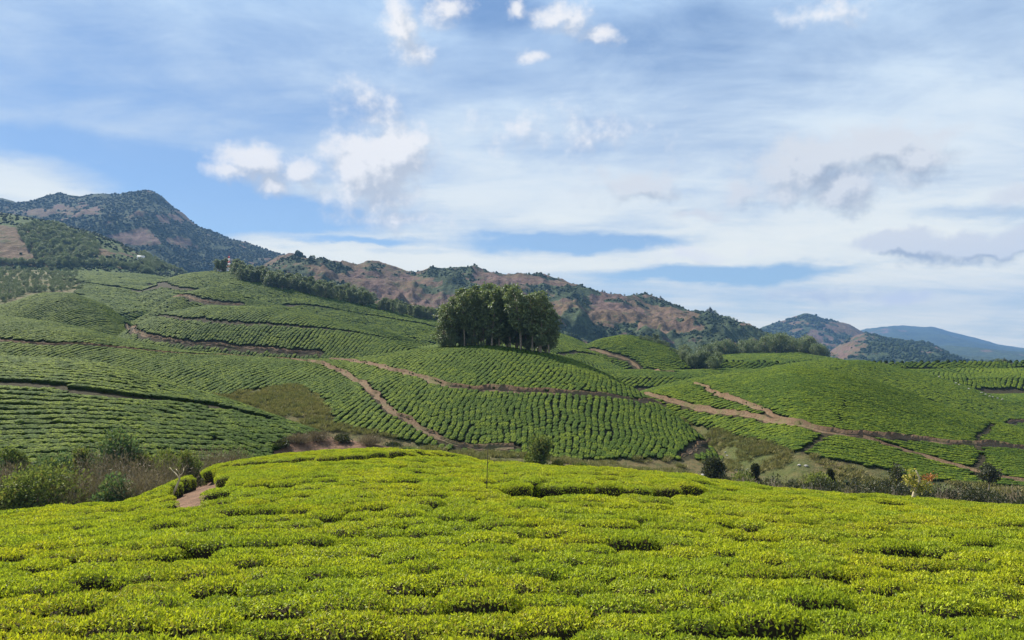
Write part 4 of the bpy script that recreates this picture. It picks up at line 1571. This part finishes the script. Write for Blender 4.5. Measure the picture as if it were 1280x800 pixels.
put_shrub('shrub', 'shrub', 'dark low shrub under the olive shrub at the left edge', 26, 580, 36, 54, M_DARKSHRUB, 509)
put_shrub('shrub', 'shrub', 'pale shrub at the bottom left corner of the hollow', 8, 612, 60, 47, M_SHRUB, 510)
for i, (u, v, w, D, lb) in enumerate([(128, 568, 90, 54, 'broad brown leafless scrub in the middle of the left hollow'), (170, 576, 84, 52, 'brown leafless scrub right of the broad one'),
                                      (254, 569, 74, 58, 'pinkish grey leafless scrub above the front tea edge'), (214, 588, 70, 51, 'brown leafless scrub around the foot of the bare tree'),
                                      (12, 585, 60, 51, 'olive brown leafless scrub at the left frame edge'), (110, 592, 70, 49, 'brown leafless scrub low in front of the broad one'),
                                      (288, 580, 50, 60, 'small brown leafless scrub at the right end of the left hollow'), (185, 606, 60, 48, 'dark brown leafless scrub beside the front green shrub')]):
    put_shrub('dry_scrub', 'scrub', lb, u, v - 12, w * 1.1, D, None, 520 + i, 'dry')

for i in range(11):
    put_shrub('shrub', 'shrub', 'small green shrub among the brown scrub of the left hollow', rr.uniform(-30, 290), rr.uniform(562, 588), rr.uniform(22, 42), rr.uniform(52, 60), (M_SHRUB, M_SHRUB2, M_DARKSHRUB)[i % 3], 640 + i,
              'leaf', 'small shrubs of the left hollow', 80, .24, .12, 16)
put_shrub('small_tree', 'tree', 'dark bushy tree with pale top standing at the foot of the middle hill', 675, 547, 36, 85, M_SHRUB, 541, L=.34, W=.18)
put_shrub('flowering_bush', 'bush', 'yellow flowering bush beside the dark bushy tree', 697, 578, 20, 84, M_YEL, 542, L=.2, W=.14)
put_shrub('shrub', 'shrub', 'grey-green low shrub right of the yellow flowering bush', 724, 581, 26, 84, M_SHRUB, 543)
put_shrub('shrub', 'shrub', 'dark round shrub at the right foot of the middle hill', 893, 571, 30, 80, M_DARKSHRUB, 544, L=.3, W=.15, nclump=34)
put_shrub('shrub', 'shrub', 'small dark shrub standing on the grass right of the round shrub', 943, 579, 14, 82, M_DARKSHRUB, 545)
put_shrub('shrub', 'shrub', 'low green shrub at the front edge right of the round shrub', 930, 594, 44, 72, M_SHRUB, 546)
put_shrub('shrub', 'shrub', 'dark green spreading shrub below the pale rock', 1020, 591, 44, 74, M_SHRUB, 547, nclump=30)
put_shrub('shrub', 'shrub', 'tiny dark bush on the grass right of the pale rock', 1038, 584, 8, 80, M_DARKSHRUB, 548)
for i in range(56):
    u = 905 + 400 * (i + rr.uniform(0, 1)) / 56
    lo = np.interp(u, [900, 1000, 1100, 1200, 1280], [590, 593, 591, 598, 602])
    dry = i % 3 == 2
    put_shrub('dry_scrub' if dry else 'scrub_bush', 'scrub', 'dry brown leafless scrub in the band behind the right edge of the front tea field' if dry else 'dark scrub bush in the band behind the right edge of the front tea field',
              u, lo + rr.uniform(0, 16), rr.uniform(28, 50), rr.uniform(58, 74), M_DARKSHRUB, 560 + i,
              'dry' if dry else 'leaf', 'dry scrub along the right hollow' if dry else 'dark scrub bushes along the right hollow', 70, .26, .10, 20)


for i, (u, v, w, k) in enumerate([(350, 553, 26, 'leaf'), (372, 548, 24, 'dry'), (398, 545, 26, 'dry'), (428, 546, 24, 'leaf'), (462, 550, 26, 'dry'), (492, 553, 22, 'leaf')]):
    p = hit(u, v + 6, 60, 100)
    put_shrub('dry_scrub' if k == 'dry' else 'shrub', 'scrub' if k == 'dry' else 'shrub', ('dry brown scrub' if k == 'dry' else 'low dark shrub') + ' growing on the eroded earth bank at the tip of the left hillside', u, v, w, p[1], M_DARKSHRUB, 660 + i, k,
              'scrub and shrubs of the eroded bank', 70, .22, .11, 14)


def tufts():
    r = np.random.default_rng(5)
    n = 46
    P = r.normal(0, .16, (n, 3)) * [1, 1, 0]
    N = np.stack([r.normal(0, .35, n), r.normal(0, .35, n), np.ones(n)], -1)
    V, T, lv = leaf_quads(P, N, .42, .05, 8, spread=.25)
    me = npmesh('grass_tuft', V, [T], M_GRASS, {'lv': lv})
    p = hit(905, 556, 80, 140)
    o = tag(link('grass_tuft', me, None, p), 'tuft of dry grass on the meadow right of the middle hill', 'grass')
    X, Y = r.uniform(-60, 110, 60000), r.uniform(52, 135, 60000)
    z, own = land(X, Y)
    u, v = project(X, Y, z + .2)
    ok = ~tea_mask(X, Y, z + .4, own) & (own != 0) & ~inside(u, v, POLY['gully']) & (u > -20) & (u < 1300) & ~near_path(X, Y, -.4) & (fbm(X / 5, Y / 5, 3, 88) > .42)
    X, Y, z = X[ok], Y[ok], z[ok]
    m = len(X)
    s = r.uniform(.5, 1.5, m)
    scatter('meadow_grass', np.stack([X, Y, z], -1), np.stack([np.zeros(m), np.zeros(m), r.uniform(0, 6, m)], -1), np.stack([s * 1.3, s * 1.3, s], -1), np.zeros(m, int), [o], 'rough tufted grass covering the meadows between the tea hills')
    k = r.random(m) < .014
    s = r.uniform(.1, .28, m)[k]
    m = int(k.sum())
    scatter('low_weeds', np.stack([X, Y, z], -1)[k], np.stack([np.zeros(m), np.zeros(m), r.uniform(0, 6, m)], -1), np.stack([s * 1.4, s * 1.4, s], -1), r.integers(0, 3, m), lump_parts, 'low dark weeds dotted over the meadows')


M_GRASS = mat_leaf('meadow_grass', (0.30, 0.26, 0.10), (0.20, 0.20, 0.07), (0.10, 0.105, 0.04), trans=0.2, odd=(0.20, 0.15, 0.07), scale=.4, spec=.1)
tufts()


def slim_tree(u, vb, vt, D, wpx, label, mat, seed, base=.35):
    a = ray(u, vb)[0]
    x = a * D
    z = float(H(x, D))
    h = ray(u, vt)[1] * D - z
    ms = tree_meshes(seed, h, wpx * D / F / 2, base, 18, 60, .3, .15, .09, mat, M_BARK, top=.7, csize=1.1)
    place_tree('small_tree', ms, (x, D, z), 1.0, 0.0, label, 'tree')


slim_tree(1119, 625, 581, 70, 26, 'dusky thin-crowned tree left of the flowering tree', M_DARKSHRUB, 601)
slim_tree(1236, 606, 582, 82, 22, 'small dark tree with bare trunk beside the lower earth path', M_DARKSHRUB, 602, .5)


def bare_tree():
    D = 39.5
    p = np.array([ray(213, 626)[0] * D, D, 0])
    p[2] = float(H(p[0], D))

    def q(u, v, dd=0):
        a, t = ray(u, v)
        return np.array([a * (D + dd), D + dd, t * (D + dd)]) - p
    mb = MB()
    mb.tube([[0, 0, -.3], q(214, 622), q(219, 612, .1), q(224, 600, .2), q(225, 593, .2)], [.07, .065, .06, .05, .04], 7)
    e = link('bare_tree', None, None, p)
    tag(e, 'leaning bare pale tree at the left edge of the front tea field', 'tree')
    link('trunk', mb.mesh('trunk', M_PALE, True), e)
    mb = MB()
    for pts in ([(225, 594), (222, 589), (220, 586)], [(225, 596), (229, 590), (230, 585)], [(225, 600), (220, 592), (215, 588)], [(224, 598), (218, 591), (212, 584)]):
        P = [q(u, v, .2 + .4 * k * rr.uniform(-1, 1)) for k, (u, v) in enumerate(pts)]
        mb.tube(P, [.032, .022, .012], 5)
    link('branch', mb.mesh('branch', M_PALE, True), e)


M_PALE = mat_bark('pale_wood', (0.50, 0.42, 0.28), (0.34, 0.28, 0.18))
bare_tree()


def flower_tree():
    D = 41.0
    p = np.array([ray(1139, 632)[0] * D, D, 0])
    p[2] = float(H(p[0], D))

    def q(u, v, dd=0):
        a, t = ray(u, v)
        return np.array([a * (D + dd), D + dd, t * (D + dd)]) - p
    e = link('flowering_tree', None, None, p)
    tag(e, 'thin pale-stemmed tree with yellow leaves and orange flowers at the front field edge', 'tree')
    mb = MB()
    mb.tube([[0, 0, -.3], q(1141, 624), q(1143, 616), q(1146, 610), q(1149, 604), q(1149, 597), q(1145, 588)], [.12, .11, .10, .09, .07, .055, .03], 7)
    link('trunk', mb.mesh('trunk', M_PALE, True), e)
    for pts in ([(1146, 610), (1154, 607), (1162, 602)], [(1149, 603), (1143, 600), (1138, 598)], [(1144, 613), (1140, 608), (1136, 605)]):
        mb = MB()
        mb.tube([q(*pts[0]), q(*pts[1], .15), q(*pts[2], -.1)], [.055, .04, .02], 5)
        link('branch', mb.mesh('branch', M_PALE, True), e)

    def tuft(nm, mat, spots, n, s, seed):
        r = np.random.default_rng(seed)
        P = np.concatenate([q(u, v, r.uniform(-.3, .3)) + r.normal(0, s, (n, 3)) for (u, v) in spots])
        V, T, lv = leaf_quads(P, r.normal(0, .4, P.shape), .15, .09, seed, spread=.6)
        link(nm, npmesh(nm, V, [T], mat, {'lv': lv}), e)
    tuft('foliage', M_YEL, [(1138, 598), (1135, 602), (1142, 600), (1150, 608), (1147, 611), (1153, 606), (1156, 605), (1144, 606), (1160, 609), (1139, 594), (1133, 598), (1146, 613), (1151, 612)], 44, .16, 3)
    tuft('flowers', M_ORANGE, [(1162, 597), (1164, 599), (1160, 600), (1153, 598), (1165, 596)], 20, .11, 4)


flower_tree()


def stake():
    p = hit(608, 613, 25, 60, .8)
    mb = MB()
    mb.tube([(0, 0, -.1), (.02, .02, 1.2), (.05, .03, 2.35)], [.015, .014, .010], 6)
    mb.tube([(.03, .02, 1.75), (.12, .02, 1.82)], [.012, .008], 5)
    tag(link('stake', mb.mesh('stake', M_BARKDARK, True), None, p), 'thin dark stake standing among the front tea bushes', 'stake')


M_BARKDARK = mat_bark('dark_wood', (0.06, 0.05, 0.035), (0.03, 0.025, 0.02))
stake()


# ------------------------------------------------------------------ rocks
def rock_mesh(seed):
    import bmesh
    bm = bmesh.new()
    bmesh.ops.create_icosphere(bm, subdivisions=3, radius=.5)
    co = np.array([v.co[:] for v in bm.verts])
    d = (fbm(co[:, 0] * 3 + seed, co[:, 1] * 3 + co[:, 2] * 2, 3, seed) - .5) * .7
    for v, k in zip(bm.verts, d):
        v.co *= 1 + k
        v.co.z *= .62
    me = bpy.data.meshes.new('rock')
    bm.to_mesh(me)
    bm.free()
    me.materials.append(M_ROCK)
    return me


M_ROCK = mat_bark('pale_stone', (0.36, 0.34, 0.30), (0.20, 0.19, 0.16), 4)
ROCKS = [rock_mesh(700 + i) for i in range(3)]


def rock(u, v, d0, d1, wpx, label, group=None, i=0, lift=0.0):
    p = hit(u, v, d0, d1, lift)
    s = wpx * p[1] / F
    o = link('rock', ROCKS[i % 3], None, p + np.array([0, 0, lift + .1 * s]), rr.uniform(0, 6))
    o.scale = (s, s * .8, s * .8)
    tag(o, label, 'rock', group)


rock(999, 582, 60, 130, 5, 'pale flat rock at the left of the pair on the right meadow', i=0)
rock(1008, 583, 60, 130, 6, 'larger pale rock at the right of the pair on the right meadow', i=1)
rock(881, 595, 56, 130, 11, 'grey boulder showing over the front crest left of the round shrub', i=2)
for i, (u, v) in enumerate([(907, 566), (909, 570), (911, 574), (908, 580), (912, 586), (920, 588), (927, 588), (934, 587)]):
    rock(u, v, 60, 130, 3.2, 'small pale stone in the scatter right of the round shrub', 'pale stones right of the round shrub', i)
for i, (u, v) in enumerate([(1174, 471), (1195, 479), (1199, 481), (1211, 486), (1227, 491), (1232, 493), (1237, 496), (1241, 499), (1247, 500), (1253, 503)]):
    rock(u, v, 190, 300, 2.6, 'white sack-sized stone in the diagonal line across the distant tea slope', 'white stones across the distant tea slope', i, 1.0)


# ------------------------------------------------------------------ mast and houses
M_WHITE = mat_plain('white_paint', (0.78, 0.77, 0.74), 0.6)
M_RED = mat_plain('red_paint', (0.55, 0.07, 0.04), 0.5)
M_ROOF = mat_plain('tin_roof', (0.42, 0.40, 0.38), 0.5)
M_DARKGLASS = mat_plain('dark_opening', (0.02, 0.025, 0.03), 0.3, 0.5)


def mast():
    p = hit(286, 339.5, 430, 505)
    zt = ray(286, 317)[1] * p[1] - p[2]
    e = link('radio_mast', None, None, p)
    tag(e, 'red and white lattice mast on the hilltop left of the tree belt', 'mast')
    n = 7
    for k in range(n):
        mb = MB()
        z0, z1 = zt * .86 * k / n, zt * .86 * (k + 1) / n
        w0, w1 = .95 * (1 - .7 * k / n), .95 * (1 - .7 * (k + 1) / n)
        for sx in (-1, 1):
            for sy in (-1, 1):
                mb.tube([(sx * w0, sy * w0, z0), (sx * w1, sy * w1, z1)], [.12, .11], 5)
        for s in (-1, 1):
            mb.tube([(-w0, s * w0, z0), (w1, s * w1, z1)], [.07, .07], 4)
            mb.tube([(w0, s * w0, z0), (-w1, s * w1, z1)], [.07, .07], 4)
            mb.tube([(s * w0, -w0, z0), (s * w1, w1, z1)], [.07, .07], 4)
        link('mast_section', mb.mesh('mast_section', (M_RED, M_WHITE)[k % 2], False), e)
    mb = MB()
    mb.tube([(0, 0, zt * .82), (0, 0, zt)], [.1, .05], 5)
    link('antenna', mb.mesh('antenna', M_RED, False), e)


mast()


def house(p, w, d, h, label, roofmat, rz=0.0):
    e = link('house', None, None, p, rz)
    tag(e, label, 'house')
    mb = MB()
    mb.box((0, 0, h / 2 - .5), (w, d, h + 1))
    link('wall', mb.mesh('wall', M_WHITE), e)
    mb = MB()
    o = .35
    mb.add([(-w / 2 - o, -d / 2 - o, h + .01), (w / 2 + o, -d / 2 - o, h + .01), (w / 2 + o, d / 2 + o, h + .01), (-w / 2 - o, d / 2 + o, h + .01), (-w / 2 - o, 0, h + d * .3), (w / 2 + o, 0, h + d * .3)],
           [(0, 1, 5, 4), (2, 3, 4, 5), (3, 2, 1, 0), (0, 4, 3, 3), (1, 2, 5, 5)])
    link('roof', mb.mesh('roof', roofmat), e)
    for x in (-.3, .05, .34):
        mb = MB()
        mb.box((x * w, -d / 2 - .01, h * .55), (w * .12, .06, h * .35))
        link('window', mb.mesh('window', M_DARKGLASS), e)


house(hit(279, 340.5, 430, 505), 6.0, 3.5, 2.2, 'low white hut at the foot of the red and white mast', M_WHITE, .1)
house(RANGES['terraced'].hit(176, 325), 6, 4, 3, 'white house alone on the terraced hill at the left', M_WHITE, .2)
for i, (u, v, w, lb) in enumerate([(1137, 456.5, 5.5, 'white long house at the left of the far valley settlement'), (1146, 458.5, 5, 'white house in the middle of the far valley settlement'), (1166, 457.5, 4.5, 'small white house at the right of the far valley settlement')]):
    p = hit(u, v + 1.5, 330, 1300)
    house(p, w * p[1] / F, 4, 3.4, lb, M_ROOF, .3 * i)

# ------------------------------------------------------------------ air
def haze():
    m = bpy.data.materials.new('haze')
    m.use_nodes = True
    t = NT(m.node_tree)
    pv = t.n('ShaderNodeVolumePrincipled')
    pv.inputs['Color'].default_value = (0.17, 0.33, 0.62, 1)
    pv.inputs['Density'].default_value = HAZE
    pv.inputs['Anisotropy'].default_value = 0.0
    o = t.n('ShaderNodeOutputMaterial')
    t.t.links.new(pv.outputs[0], o.inputs['Volume'])
    mb = MB()
    z0, z1 = -185.0, 440.0
    mb.box((0, 2900, (z0 + z1) / 2), (18000, 7000, z1 - z0))
    tag(link('haze', mb.mesh('haze', m)), 'thin bluish air between the hills and the far mountains', kind='stuff')


HAZE = 0.00014
haze()
